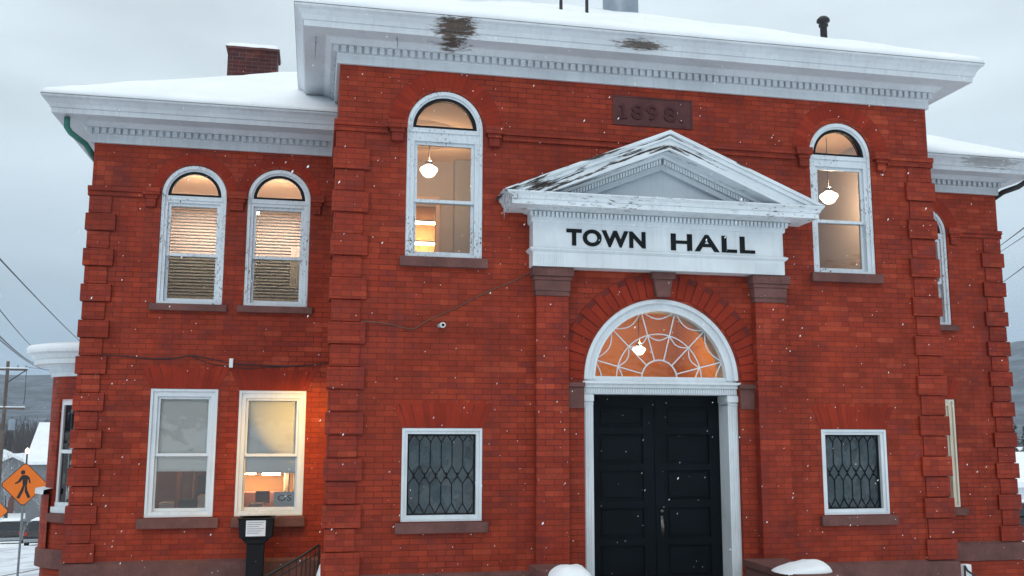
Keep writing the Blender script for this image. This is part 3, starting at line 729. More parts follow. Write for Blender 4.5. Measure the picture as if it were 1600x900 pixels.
# --- pediment and sign board
m = MB()
m.box(2.37, 5.675, -.20, 0, 1.952, 2.56); m.box(2.365, 5.68, -.215, 0, 1.95, 2.13)
m.sweep([(0, 2.125), (.02, 2.13), (.045, 2.155), (.045, 2.17), (.02, 2.185), (0, 2.19)], lambda o: [(2.37-o, 0), (2.37-o, -.20-o), (5.675+o, -.20-o), (5.675+o, 0)])
m.sweep([(0, 2.49), (.02, 2.50), (.025, 2.52), (.025, 2.625), (.06, 2.63), (.09, 2.645), (.14, 2.65)], lambda o: [(2.37-o, 0), (2.37-o, -.20-o), (5.675+o, -.20-o), (5.675+o, 0)])
for xa in (2.39, 5.27):
    for k in range(14): m.box(xa+k*.027, xa+k*.027+.013, -.222, -.21, 1.965, 2.10)
sb = part(m, 'sign_board', 'paint', bevel=.003, label='white frieze board lettered TOWN HALL')
text_mesh('lettering', 'TOWN', 'letter_black', sb, 2.79, 3.812, 2.218, 2.432, -.203, .006, .042)
text_mesh('lettering', 'HALL', 'letter_black', sb, 4.145, 5.282, 2.214, 2.430, -.203, .006, .026)
m = MB()
for k in range(64): x = 2.32+k*(3.41)/64; m.box(x, x+.032, -.282, -.222, 2.555, 2.615)
m.build('dentils', 'paint', sb)
XL, XR, XP, ZP, ZE = 1.93, 6.09, 4.03, 3.655, 2.80
m = MB()
m.sweep([(.0, 2.645), (.30, 2.64), (.30, 2.70), (.315, 2.705), (.33, 2.74), (.36, 2.775), (.36, 2.79), (0.0, 2.795)], lambda o: [(2.32-o+.02, 0), (2.32-o+.02, -.22-o), (5.73+o-.02, -.22-o), (5.73+o-.02, 0)])
pd = part(m, 'pediment', 'paint_corona', label='white pediment with peeling paint above the entrance')
def rake(yf, yb, off0, off1, mat, name, e=0):
    """band parallel to the two slopes; off = vertical distance below the top line"""
    m = MB(); sl_, sr_ = (ZP-ZE)/(XP-XL), (ZP-ZE)/(XR-XP)
    zt = 2.797
    def L_(off): return XL+e+off/sl_
    def R_(off): return XR-e-off/sr_
    a, b = off0, off1
    m.xz([(L_(a)+(zt-ZE)/sl_ if a else XL+e, zt), (XP, ZP-a), (XR-e if not a else R_(a)+0, zt), (R_(b), zt), (XP, ZP-b), (L_(b), zt)], [], yf, yb)
    return m.build(name, mat, pd, bevel=.002)
rake(-.575, 0, 0, .045, 'paint_rake', 'rake_moulding')
rake(-.555, 0, .045, .10, 'paint_rake', 'rake_moulding')
rake(-.525, 0, .10, .235, 'paint_rake', 'rake_moulding')
rake(-.30, 0, .235, .275, 'paint', 'rake_moulding')
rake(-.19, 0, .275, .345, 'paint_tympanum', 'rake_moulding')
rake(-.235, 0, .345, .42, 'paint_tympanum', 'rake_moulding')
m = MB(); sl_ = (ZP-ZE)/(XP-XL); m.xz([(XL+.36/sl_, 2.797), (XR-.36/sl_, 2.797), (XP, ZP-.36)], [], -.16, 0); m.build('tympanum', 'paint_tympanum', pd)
for s_, xe in ((-1, XL), (1, XR)):
    m = MB(); run = abs(XP-xe); n = 32; sl2 = (ZP-ZE)/run
    for k in range(n):
        u = .02+k*(run-.92)/n; x = XP+s_*u; z = ZP-.282-u*sl2; w_ = .026
        z2 = z-w_*sl2
        m.xz([(x, z-.062), (x+s_*w_, z2-.062), (x+s_*w_, z2), (x, z)], [], -.275, -.18)
    m.build('dentils', 'paint', pd)
# icicles on the left tip
m = MB()
for x, y, l, r in ((1.99, -.56, .22, .016), (2.03, -.54, .14, .012), (1.95, -.50, .30, .02), (1.97, -.42, .16, .014), (2.1, -.56, .07, .01)): m.tube([(x, y, 2.74), (x+.004, y, 2.74-l*.5), (x, y, 2.74-l)], r, 7, r1=.001)
o = m.build('icicle', 'ice', smooth=True); tag(o, 'small cluster of icicles hanging from the left tip of the pediment', 'icicles')
m = MB()
for x, y, l, r in ((.66, -.30, .22, .010), (.665, -.26, .10, .008)): m.tube([(x, y, 4.67), (x+.01, y-.01, 4.67-l*.5), (x-.006, y, 4.67-l)], r, 7, r1=.001)
o = m.build('icicle', 'ice', smooth=True); tag(o, 'thin icicle hanging from the main cornice above the tall left arched window', 'icicles')
m = MB()
for y, l, lb in ((-.12, .30, 'longer, front'), (.05, .20, 'shorter, rear')):
    m = MB(); m.tube([(-.30, y, 4.67), (-.305, y-.01, 4.67-l*.5), (-.30, y, 4.67-l)], .012, 7, r1=.001)
    o = m.build('icicle', 'ice', smooth=True); tag(o, lb+' icicle under the side eave above the wing roof', 'icicle')
# snow on the pediment slopes and corona
# --- downspouts
m = MB(); m.tube([(-3.40, 1.36, 3.93), (-3.40, 1.38, 3.80), (-3.36, 1.42, 3.74), (-3.22, 1.62, 3.66), (-3.165, 2.0, 3.55), (-3.165, 2.35, 3.35), (-3.165, 2.45, -2.6)], .038, 10)
part(m, 'downspout', 'copper_green', smooth=True, label='green downspout under the left wing eave')
m = MB(); m.tube([(10.75, 1.35, 4.0), (10.73, 1.38, 3.88), (10.62, 1.45, 3.80), (10.46, 1.60, 3.74), (10.43, 1.85, 3.66), (10.42, 2.1, 3.5), (10.42, 2.4, -2.6)], .042, 10)
part(m, 'downspout', 'iron', smooth=True, label='dark downspout under the right wing eave')
# --- round bay on the left side wall
BX, BY = -3.12, 3.78
m = MB(); m.lathe([(.80, WB), (.80, .74)], BX, BY, 90, 224, 20); m.lathe([(.80, .38), (.80, .74)], BX, BY, 224, 262, 8); m.lathe([(.80, WB), (.80, -1.18)], BX, BY, 224, 262, 8); m.lathe([(.80, WB), (.80, .74)], BX, BY, 262, 272, 3)
m.lathe([(.80, .72), (0.01, .72)], BX, BY, 90, 272, 20)
bay = part(m, 'bay', 'brick', label='round brick bay with a snowy white cornice on the left side')
m = MB(); m.lathe([(.80, -.93), (.84, -.93), (.845, -1.0), (.845, WT)], BX, BY, 95, 222, 16); m.build('bay_base', 'brick', bay, smooth=False)
m = MB(); m.lathe([(.80, -.85), (.925, -.87), (.93, -.93), (.84, -.945)], BX, BY, 95, 222, 20); m.build('ledge', 'paint', bay)
m = MB(); m.lathe([(.83, WT+.01), (.875, WT-.02), (.875, WT-.24), (.84, WT-.25)], BX, BY, 95, 272, 24); m.build('water_table', 'brownstone', bay)
m = MB(); m.lathe([(.80, .70), (.83, .70), (.83, .76), (.86, .77), (.86, .82), (.92, .86), (.95, .865), (1.06, .87), (1.06, .93), (1.09, .95), (1.12, 1.0), (1.17, 1.03), (1.17, 1.06), (.9, 1.07)], BX, BY, 90, 272, 40); m.build('cornice', 'paint', bay, smooth=False)
m = MB(); m.lathe([(1.16, 1.06), (1.175, 1.10), (1.15, 1.135), (1.05, 1.155), (.8, 1.18), (.4, 1.22), (0.01, 1.24)], BX, BY, 90, 272, 40); o = m.build('bay_snow', 'snow', smooth=True); tag(o, 'snow layer on top of the round bay cornice', 'snow', kind='stuff')
def bp(r_, a, z): return (BX+r_*math.cos(R(a)), BY+r_*math.sin(R(a)), z)
def bayslab(m, r0, r1, a0, a1, z0, z1, n=6):
    for k in range(n):
        t0, t1 = a0+(a1-a0)*k/n, a0+(a1-a0)*(k+1)/n
        A = [bp(r_, t_, z_) for z_ in (z0, z1) for r_ in (r0, r1) for t_ in (t0, t1)]
        i = len(m.v); m.v += A
        for f in ((0, 1, 3, 2), (4, 6, 7, 5), (0, 4, 5, 1), (2, 3, 7, 6)): m.f.append(tuple(i+q for q in f)); m.m.append(0)
        if k == 0: m.f.append((i, i+2, i+6, i+4)); m.m.append(0)
        if k == n-1: m.f.append((i+1, i+5, i+7, i+3)); m.m.append(0)
m = MB(); bayslab(m, .72, .795, 223, 224.5, -1.18, .38, 1); bayslab(m, .72, .795, 259, 262, -1.18, .38, 1); m.build('jamb', 'brick', bay)
m = MB(); bayslab(m, .72, .765, 224.5, 228, -1.10, .38, 1); bayslab(m, .72, .765, 256, 259, -1.10, .38, 1); bayslab(m, .71, .775, 224.5, 259, -1.10, -1.04); bayslab(m, .72, .765, 228, 256, .30, .38); bayslab(m, .725, .76, 228, 256, -.37, -.32)
bw = m.build('window', 'paint', bay)
m = MB(); bayslab(m, .738, .741, 228, 257, -1.05, .31); m.build('pane', 'glass', bw)
m = MB(); bayslab(m, .72, .82, 223, 262, -1.18, -1.10); m.build('window_board', 'paint', bay)
m = MB(); bayslab(m, .70, .87, 222, 264, -1.30, -1.185); m.build('sill', 'brownstone', bay)
# --- rooms (walls, ceiling, floor one mesh each)
def room(x0, x1, y0, y1, z0, z1, mats, door=None, label=None):
    m = MB()
    back = rect(x0, x1, z0, z1)
    if door: m.xz(back, [rect(*door)], y1, y1+.08, 0)
    else: m.quad([(x0, y1, z0), (x1, y1, z0), (x1, y1, z1), (x0, y1, z1)], 0)
    for x in (x0, x1): m.quad([(x, y0, z0), (x, y1, z0), (x, y1, z1), (x, y0, z1)], 0)
    m.quad([(x0, y0, z1), (x1, y0, z1), (x1, y1, z1), (x0, y1, z1)], 1); m.quad([(x0, y0, z0), (x1, y0, z0), (x1, y1, z0), (x0, y1, z0)], 2)
    return part(m, 'room', mats)
room(.302, 3.9, .302, 3.5, 1.96, 4.24, ['plaster', 'ceiling_lamp_tint', 'wood_floor'], door=(1.24, 1.62, 1.97, 3.50))
room(3.95, 7.698, .302, 3.5, 1.96, 4.24, ['plaster', 'ceiling_lamp_tint', 'wood_floor'])
room(1.1, 2.6, 3.585, 4.9, 1.96, 4.1, ['tan_wall', 'ceiling_lamp_tint', 'wood_floor'])
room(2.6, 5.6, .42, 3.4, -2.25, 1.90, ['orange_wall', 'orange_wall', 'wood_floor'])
room(-2.8, -.02, D+.302, 5.2, 1.0, 3.60, ['plaster', 'ceiling_lamp_tint', 'wood_floor'])
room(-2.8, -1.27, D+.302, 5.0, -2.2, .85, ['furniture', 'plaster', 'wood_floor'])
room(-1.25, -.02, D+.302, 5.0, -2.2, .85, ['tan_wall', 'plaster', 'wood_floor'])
room(8.02, 10.06, D+.302, 4.5, 1.0, 3.60, ['plaster', 'ceiling_lamp_tint', 'wood_floor'])
room(8.02, 10.06, D+.302, 4.5, -2.2, .85, ['tan_wall', 'ceiling_lamp_tint', 'wood_floor'])
m = MB(); m.box(1.18, 1.24, 3.42, 3.5, 1.97, 3.58); m.box(1.62, 1.68, 3.42, 3.5, 1.97, 3.58); m.box(1.18, 1.68, 3.42, 3.5, 3.58, 3.64); part(m, 'door_casing', 'curtain')
m = MB(); m.box(1.9, 2.15, 3.3, 3.49, 1.97, 4.23); part(m, 'column', 'plaster_dim')
m = MB(); m.box(8.0-.75, 7.42, 3.2, 3.4, 1.97, 4.23); part(m, 'column', 'curtain')
m = MB(); m.box(7.50, 7.58, 3.3, 3.45, 1.97, 4.23); part(m, 'column', 'plaster_dim')

# ================================================================== LAMPS, BLINDS, ROOM CONTENTS
def pendant(x, y, z, ztop, label, mat='globe', s=1., watts=40, col=(1, .72, .46)):
    r = empty('pendant_lamp', (x, y, z), label, 'lamp', 'schoolhouse pendant lamps behind the windows')
    m = MB(); m.lathe([(.001, -.115*s), (.05*s, -.11*s), (.085*s, -.085*s), (.105*s, -.05*s), (.125*s, -.025*s), (.132*s, 0), (.12*s, .025*s), (.085*s, .045*s), (.055*s, .06*s), (.05*s, .075*s)], 0, 0, seg=24); m.build('globe', mat, r, smooth=True)
    m = MB(); m.lathe([(.055*s, .07*s), (.055*s, .11*s), (.02*s, .13*s), (.006, .15*s), (.006, ztop-z)], 0, 0, seg=12); m.build('stem', 'copper', r)
    for dz, wt in ((-.16*s, watts*.7), (.17*s, watts*.35)):
        pl_ = bpy.data.lights.new('pendant_light', 'POINT'); pl_.energy = wt; pl_.color = col; pl_.shadow_soft_size = 0
        po = bpy.data.objects.new('pendant_light', pl_); COL.objects.link(po); po.parent = r; po.location = (.03, 0, dz)
pendant(1.354, 2.2, 3.74, 4.23, 'glowing white schoolhouse pendant lamp behind the tall arched window left of the pediment')
pendant(7.06, 1.0, 3.355, 4.23, 'glowing white schoolhouse pendant lamp behind the tall arched window right of the pediment')
pendant(4.47, 2.0, 1.15, 1.89, 'bright glowing pendant lamp behind the spiderweb fanlight over the doors', 'globe_lobby', .74, 48, (1, .64, .28))
def tubelight(x0, x1, y0, y1, z, label, mat='tube', up=False):
    r = empty('ceiling_light', ((x0+x1)/2, (y0+y1)/2, z), label, 'lamp', None)
    i = Matrix.Translation(-Vector(r.location))
    m = MB(); m.box(x0, x1, y0, y1, z-.03, z); m.build('diffuser', mat, r, inv=i)
    m = MB(); m.box(x0-.02, x1+.02, y0-.02, y1+.02, *((z+.001, z+.03) if not up else (z-.06, z-.031))); m.build('housing', 'grey_metal', r, inv=i)
tubelight(1.33, 1.80, 4.5, 4.56, 3.46, 'upper of two added tube lights standing in for reflections in the lower sash of the left arched window')  # added tube in place of a fluorescent reflection on the glass
tubelight(1.33, 1.80, 4.5, 4.56, 3.10, 'lower of two added tube lights standing in for reflections in the lower sash of the left arched window')  # second added tube, again for a reflection in the sash
tubelight(-2.5, -1.6, 4.3, 4.6, 3.565, 'warm ceiling light behind the blind of the outer arched window of the left wing', 'panel')
tubelight(-1.1, -.3, 4.3, 4.6, 3.565, 'warm ceiling light behind the blind of the inner arched window of the left wing', 'panel')
tubelight(-2.15, -1.5, 2.30, 2.40, 3.10, 'added warm fill light hidden behind the head of the outer arched window of the left wing', 'added_uplight', True)  # added out of view, only to brighten the ceiling behind the arch
tubelight(-1.05, -.4, 2.30, 2.40, 3.10, 'added warm fill light hidden behind the head of the inner arched window of the left wing', 'added_uplight', True)  # another unseen lamp added to lift the ceiling brightness
tubelight(-1.10, -1.03, 2.3, 2.36, 3.02, 'small bright light at the top left of the inner arched window blind', 'panel')
tubelight(-1.22, -1.04, 4.3, 4.5, -.70, 'left of two glowing office lights behind the cream window', 'tube')
tubelight(-.93, -.66, 4.1, 4.3, -.70, 'right of two glowing office lights behind the cream window', 'tube')
tubelight(-2.3, -2.0, 3.4, 3.6, .80, 'ceiling light above the dim office behind the white lower window', 'tube')
tubelight(9.0, 9.8, 2.4, 2.6, 3.57, 'warm ceiling light behind the narrow arched window of the right wing', 'panel')
tubelight(8.7, 9.3, 3.0, 3.3, .82, 'warm ceiling light behind the lower window of the right wing', 'panel')
tubelight(-3.50, -3.30, 3.20, 3.32, .66, 'small warm light behind the window of the round bay', 'tube')
def blind(x0, x1, z0, z1, y, label, gap=None):
    r = empty('venetian_blind', ((x0+x1)/2, y, z1), label, 'blind', None); i = Matrix.Translation(-Vector(r.location))
    m = MB(); m.box(x0, x1, y-.02, y+.02, z1, z1+.04); m.build('head_rail', 'blind', r, inv=i)
    m = MB(); n = int((z1-z0)/.043)
    for k in range(n):
        z = z1-.02-k*.043; t = R(38); dy, dz = .019*math.cos(t), .019*math.sin(t); xe = x1 if not gap or z < gap[1] or z > gap[2] else gap[0]
        m.quad([(x0, y-dy, z-dz), (xe, y-dy, z-dz), (xe, y+dy, z+dz), (x0, y+dy, z+dz)])
        m.quad([(x0, y-dy, z-dz-.0012), (xe, y-dy, z-dz-.0012), (xe, y+dy, z+dz-.0012), (x0, y+dy, z+dz-.0012)])
    m.build('slats', 'blind', r, inv=i)
    m = MB()
    for x in (x0+.1, x1-.1): m.tube([(x, y-.014, z0), (x, y-.014, z1)], .0015, 4)
    m.build('cord', 'blind', r, inv=i)
blind(-2.16, -1.50, 1.68, 2.92, D+.20, 'cream venetian blind in the outer arched window of the left wing')
blind(-1.06, -.40, 1.68, 2.92, D+.20, 'cream venetian blind with a pale patch at its right in the inner arched window', gap=(-.56, 1.9, 2.45))
def shade(x0, x1, z0, z1, y, label):
    r = empty('roller_shade', ((x0+x1)/2, y, z1), label, 'window shade', None); i = Matrix.Translation(-Vector(r.location))
    m = MB(); m.box(x0, x1, y-.03, y-.026, z0, z1); m.build('fabric', 'shade_fabric', r, inv=i)
    m = MB(); m.box(x0, x1, y-.006, y+.010, z0-.02, z0); m.build('hem_bar', 'shade_fabric', r, inv=i)
shade(-2.16, -1.49, -.55, .42, D+.17, 'pale grey roller shade half lowered in the white lower window')
shade(-1.06, -.37, -.58, .40, D+.17, 'pale roller shade half lowered in the cream framed window above the drop box')
shade(8.68, 9.33, -.3, .40, D+.17, 'cream roller shade in the narrow lower window of the right wing')
def tbox(name, x0, x1, y0, y1, z0, z1, mat, label, cat, group=None, bevel=.01):
    m = MB(); m.box(x0, x1, y0, y1, z0, z1); o = m.build(name, mat, bevel=bevel); return tag(o, label, cat, group)
def desk(x, y, w, label):
    r = empty('desk', (x, y, -2.2), label, 'desk')
    m = MB(); m.box(-w/2, w/2, -.3, .3, .98, 1.02); m.build('desk_top', 'papers', r)
    for a in (-w/2+.05, w/2-.05):
        for b in (-.25, .25): m = MB(); m.box(a-.03, a+.03, b-.03, b+.03, 0, .98); m.build('leg', 'furniture', r)
desk(-1.95, 2.75, .9, 'pale topped desk in the dim office behind the white lower window'); desk(-.72, 2.9, .8, 'pale topped desk in the orange office behind the cream window')
tbox('cabinet', -1.85, -1.55, 3.9, 4.5, -2.2, -.72, 'roof_dark', 'dark cabinet in the dim office behind the white lower window', 'cabinet')
tbox('door_post', -2.12, -2.05, 3.6, 3.7, -2.2, .84, 'orange_wall', 'narrow orange post at the left behind the white lower window', 'post')
tbox('door_post', -1.96, -1.92, 4.2, 4.3, -2.2, .84, 'curtain', 'thin brown post near the middle behind the white lower window', 'post')
tbox('file_box', -2.2, -2.02, 2.6, 2.8, -1.18, -1.02, 'papers', 'cream box at the left end of the desk behind the white lower window', 'box')
tbox('file_box', -1.70, -1.56, 2.6, 2.8, -1.18, -.93, 'papers', 'taller cream box at the right end of the desk behind the white lower window', 'box')
tbox('monitor', -1.98, -1.74, 2.85, 2.9, -1.18, -1.0, 'roof_dark', 'small dark screen on the desk behind the white lower window', 'monitor')
tbox('file_box', -1.02, -.84, 2.8, 3.0, -1.18, -1.06, 'papers', 'low cream box on the desk behind the cream window', 'box')
tbox('red_crate', -.98, -.78, 3.4, 3.5, -1.1, -.93, 'red_siding', 'dull red crate behind the desk in the orange office', 'crate')
tbox('bookshelf', -.60, -.52, 4.2, 4.5, -2.2, -.58, 'papers', 'narrow pale shelf post left of the pair in the orange office', 'shelf', 'shelf posts')
tbox('bookshelf', -.46, -.36, 4.2, 4.5, -2.2, -.55, 'papers', 'wider pale shelf post right of the pair in the orange office', 'shelf', 'shelf posts')
tbox('counter', -1.2, -.62, 4.3, 4.6, -2.2, -1.0, 'red_siding', 'low red brown counter at the back of the orange office', 'counter')
m = MB()
for k in range(26):
    a0, a1 = 233+k*.5, 233+(k+1)*.5; r0, r1 = (.62, .65) if k % 2 else (.65, .62)
    m.quad([bp(r0, a0, -1.17), bp(r1, a1, -1.17), bp(r1, a1, .55), bp(r0, a0, .55)])
o = m.build('curtain', 'curtain', smooth=True); tag(o, 'pleated orange lit curtain inside the round bay window', 'curtain')

# paper sign with OS in the cream window
r = empty('paper_sign', (-.52, D+.14, -1.03), 'grey card reading OS in the lower right corner of the cream window', 'sign'); i = Matrix.Translation(-Vector(r.location))
m = MB(); m.box(-.66, -.385, D+.150, D+.154, -1.03, -.84); m.build('card', 'paper_grey', r, inv=i)
t = text_mesh('lettering', 'OS', 'letter_black', r, -.61, -.43, -.96, -.88, D+.149, .002, .02); t.matrix_parent_inverse = i

# ================================================================== THINGS ON AND BY THE WALL
# drop box
r = empty('drop_box', (-.84, 1.30, gz(0, 0)), 'black metal drop box on a post with a printed white notice below the cream window', 'drop box'); i = Matrix.Translation(-Vector(r.location))
m = MB(); m.xz([(-1.035, -1.36), (-.635, -1.36), (-.62, -1.13), (-.66, -1.115), (-1.01, -1.115), (-1.05, -1.13)], [], 1.18, 1.50); m.box(-1.06, -.61, 1.16, 1.52, -1.135, -1.115); m.build('box', 'black_paint', r, inv=i, bevel=.015)
m = MB(); m.xz([(-.955, -1.43), (-.725, -1.43), (-.655, -1.36), (-1.02, -1.36)], [], 1.22, 1.46); m.xz([(-.945, -2.7), (-.735, -2.7), (-.735, -1.43), (-.945, -1.43)], [], 1.26, 1.44); m.build('post', 'black_paint', r, inv=i, bevel=.01)
m = MB(); m.box(-.955, -.72, 1.168, 1.174, -1.335, -1.145); no = m.build('notice', 'paper_white', r, inv=i)
m = MB()
for k in range(6): m.box(-.94, -.735-(.03*(k % 3)), 1.1655, 1.1675, -1.17-k*.026, -1.163-k*.026)
m.build('print', 'print_grey', no)
# security camera
r = empty('security_camera', (1.288, 0, 1.21), 'small white security camera on the brick between the two left windows', 'security camera')
m = MB(); m.tube([(-.03, 0, 0), (-.03, -.03, 0)], .022, 10); m.tube([(-.03, -.03, 0), (.0, -.07, .0)], .010, 8); m.build('bracket', 'print_grey', r)
m = MB(); m.tube([(0, -.04, .005), (.005, -.11, .0)], .032, 14); m.build('housing', 'white_plastic', r, smooth=False)
m = MB(); m.tube([(.0052, -.1101, .0), (.0055, -.114, .0)], .019, 12); m.build('lens', 'lens_black', r)
# cables
def cable(name, pts, r, mat, label, cat='cable', group=None, seg=5):
    # smooth through points
    P = [Vector(p) for p in pts]; out = []
    for k in range(len(P)-1):
        p0, p1, p2, p3 = P[max(k-1, 0)], P[k], P[k+1], P[min(k+2, len(P)-1)]
        for q in range(6):
            t = q/6; out.append(.5*((2*p1)+(-p0+p2)*t+(2*p0-5*p1+4*p2-p3)*t*t+(-p0+3*p1-3*p2+p3)*t**3))
    out.append(P[-1]); m = MB(); m.tube(out, r, seg); o = m.build(name, mat, smooth=True); return tag(o, label, cat, group)
cable('wall_cable', [(.33, -.03, 1.235), (.6, -.012, 1.225), (.907, -.014, 1.165), (1.02, -.016, 1.20), (1.135, -.012, 1.277), (1.52, -.012, 1.466), (1.8, -.012, 1.62), (2.2, -.012, 1.80), (2.42, -.012, 1.93)], .006, 'copper', 'thin dark cable rising across the centre brickwork to the sign board')
cable('wall_cable', [(-2.88, D-.03, .905), (-2.6, D-.012, .90), (-2.23, D-.012, .87), (-1.95, D-.012, .885), (-1.76, D-.012, .917), (-1.44, D-.012, .864), (-1.25, D-.012, .825), (-.9, D-.012, .81), (-.45, D-.012, .805), (-.02, D-.012, .85)], .007, 'iron', 'upper dark cable sagging across the left wing between its storeys')
cable('wall_cable', [(-1.76, D-.012, .915), (-1.6, D-.014, .84), (-1.4, D-.012, .80), (-1.1, D-.012, .765), (-.8, D-.012, .78), (-.45, D-.012, .80)], .005, 'iron', 'lower dark cable looping under the upper one on the left wing')
tbox('junction_box', -1.285, -1.235, D-.05, D-.001, .77, .89, 'white_plastic', 'small white junction box on the cable of the left wing', 'junction box', bevel=.006)
# lamp on the hidden side wall that washes the inner corner orange
r = empty('wall_lamp', (0, .66, .52), 'small hooded lamp on the centre block side wall washing the wing corner orange', 'lamp')
m = MB(); m.box(-.022, 0, -.05, .05, .0, .05); m.build('hood', 'iron', r)
m = MB(); m.box(-.018, -.002, -.03, .03, -.012, -.001); m.build('bulb', 'bulb', r)
ld = bpy.data.lights.new('wall_lamp_light', 'SPOT'); ld.energy = 125; ld.color = (1, .55, .09); ld.spot_size = R(112); ld.spot_blend = .85; ld.shadow_soft_size = .05
lo = bpy.data.objects.new('wall_lamp_light', ld); COL.objects.link(lo); lo.parent = r; lo.location = (-.028, 0, -.03); lo.rotation_euler = Vector((-.16, .80, -.72)).to_track_quat('-Z', 'Y').to_euler()
# stair rail by the wing
def rail(pts, name, label, base, n, top=.0, mat='iron'):
    P = [Vector(p) for p in pts]; r = empty(name, (P[0].x, P[0].y, base), label, 'railing'); i = Matrix.Translation(-Vector(r.location))
    m = MB(); m.tube(P, .016, 8); m.tube([p-Vector((0, 0, .09)) for p in P], .009, 6); m.build('top_rail', mat, r, inv=i, smooth=True)
    for k in range(n):
        u = k/(n-1)*(len(P)-1); a = int(min(u, len(P)-2)); p = P[a].lerp(P[a+1], u-a)
        big = k in (0, n-1); m = MB(); m.tube([(p.x, p.y, p.z), (p.x, p.y, max(base, p.z-.95))], .014 if big else .007, 6); m.build('newel' if big else 'baluster', mat, r, inv=i)
    return r
rail([(-1.05, 1.15, -2.02), (-.70, 1.15, -1.82), (-.30, 1.15, -1.60), (-.06, 1.15, -1.45)], 'stair_railing', 'black iron railing climbing beside the drop box to the side entrance', -2.75, 15)
m = MB()
for k in range(5): m.box(-1.1+k*.2, -.03, .35, 1.08, -2.75, -2.6+k*.09)
o = m.build('steps', 'foundation'); tag(o, 'side stone steps against the centre block under the railing', 'steps')
def mound(name, x0, x1, y0, y1, z, h, label, skew=0, group=None):
    m = MB(); n, q = 22, 8
    for a in range(q+1):
        ph = a/q*math.pi/2
        for k in range(n):
            t = 2*math.pi*k/n; rr = math.cos(ph); px = (x0+x1)/2+(x1-x0)/2*rr*math.copysign(abs(math.cos(t))**.75, math.cos(t)); py = (y0+y1)/2+(y1-y0)/2*rr*math.copysign(abs(math.sin(t))**.75, math.sin(t))
            u = (px-x0)/(x1-x0); zz = z+h*math.sin(ph)*(1+skew*(u-.6))*(1+.28*mnoise.noise((px*5, py*5, 3))+.10*mnoise.noise((px*16, py*16, 5))); m.v.append((px, py, zz))
    for a in range(q):
        for k in range(n): k2 = (k+1) % n; m.f.append((a*n+k, a*n+k2, (a+1)*n+k2, (a+1)*n+k)); m.m.append(0)
    o = m.build(name, 'snow', smooth=True); return tag(o, label, 'snow', group)
for xa, xb, lb, sk in ((2.34, 2.78, 'left', .0), (5.02, 5.56, 'right', 1.1)):
    m = MB(); m.box(xa+.03, xb-.03, -1.45, -.12, -2.75, -1.66); m.box(xa, xb, -1.50, -.12, -1.66, -1.575)
    o = m.build('cheek_wall', 'brownstone', bevel=.01); tag(o, 'dark stone wall beside the entrance steps, '+('nearer the left pilaster' if lb == 'left' else 'below the right pilaster'), 'wall')
mound('snow_mound', 2.33, 2.78, -1.42, -.9, -1.58, .135, 'rounded snow cap left of the black doors at the bottom edge')
mound('snow_mound', 4.92, 5.57, -1.42, -.9, -1.585, .13, 'snow mound with a sloping tail right of the black doors', 1.1)
mound('snow_mound', -.12, .12, .1, .45, -1.95, .42, 'upright clump of snow at the left foot of the centre block')
m = MB()
for k in range(4): m.box(2.80, 5.02, -1.5-.3*k, .0-.0*k, -2.75, -2.23-.13*k)
o = m.build('steps', 'foundation'); tag(o, 'front stone steps up to the black double doors', 'steps')
m = MB(); m.box(2.9, 4.95, -1.0, -.08, -2.229, -2.215); 
# ramp rail at the right corner
r = empty('ramp_railing', (7.8, -.5, -2.7), 'pale post with thin black rail by the right corner of the centre block', 'railing'); i = Matrix.Translation(-Vector(r.location))
m = MB(); m.box(7.76, 7.86, -.55, -.47, -2.75, -1.655); m.build('post', 'white_plastic', r, inv=i, bevel=.01)
m = MB(); m.tube([(7.74, -.58, -1.66), (7.76, -.6, -1.72), (7.95, -.6, -1.84), (9.4, -.6, -2.1)], .013, 8); m.tube([(7.74, -.58, -1.66), (7.73, -.58, -2.75)], .012, 8); m.tube([(9.4, -.6, -2.1), (9.4, -.6, -2.9)], .012, 8); m.build('rail', 'iron', r, inv=i, smooth=True)

# ================================================================== STREET
def ped_sign(loc, rotz, label, height=2.35):
    r = empty('crossing_sign', loc, label, 'road sign', 'orange pedestrian crossing signs'); r.rotation_euler.z = rotz
    h = .535; c = height
    def dia(h_): 
        pts = []
        for k in range(4):
            for t in (-.035, .035):
                a = R(90*k); ca, sa = math.cos(a), math.sin(a); x, z = h_*ca - t*sa*1., h_*sa+t*ca
                x -= .03*ca; z -= .03*sa
                pts.append((x, c+z))
        return pts
    m = MB(); m.xz(dia(h), [], -.004, 0); pl = m.build('panel', 'sign_orange', r)
    m = MB(); m.xz(dia(h), [dia(h-.022)], -.0065, -.0045)
    # walking figure
    def poly(p): m.xz([(x, c+z) for x, z in p], [], -.0065, -.0045)
    poly([(-.045+.052*math.cos(R(a)), .29+.055*math.sin(R(a))) for a in range(0, 360, 20)])
    poly([(-.06, .222), (.03, .225), (.075, .20), (.072, .06), (.06, -.03), (-.035, -.03), (-.04, .05), (-.045, .12), (-.10, .05), (-.20, .005), (-.215, .035), (-.14, .085), (-.10, .17)])
    poly([(.076, .20), (.115, .16), (.145, .03), (.115, .02), (.09, .11), (.075, .13)])
    poly([(-.035, -.032), (.02, -.032), (-.01, -.16), (-.085, -.34), (-.155, -.325), (-.075, -.15)])
    poly([(.021, -.032), (.06, -.032), (.085, -.15), (.165, -.315), (.10, -.34), (.02, -.17)])
    m.build('pedestrian_symbol', 'sign_black', pl)
    m = MB(); m.tube([(.0, .025, -.3), (.0, .025, c+.3)], .028, 8); m.build('post', 'galvanised', r)
    return r
ped_sign((-7.10, 14.5, gz(0, 14.5)), R(3), 'large orange diamond pedestrian crossing sign on a grey post beside the bay', height=-1.41-gz(0, 14.5))
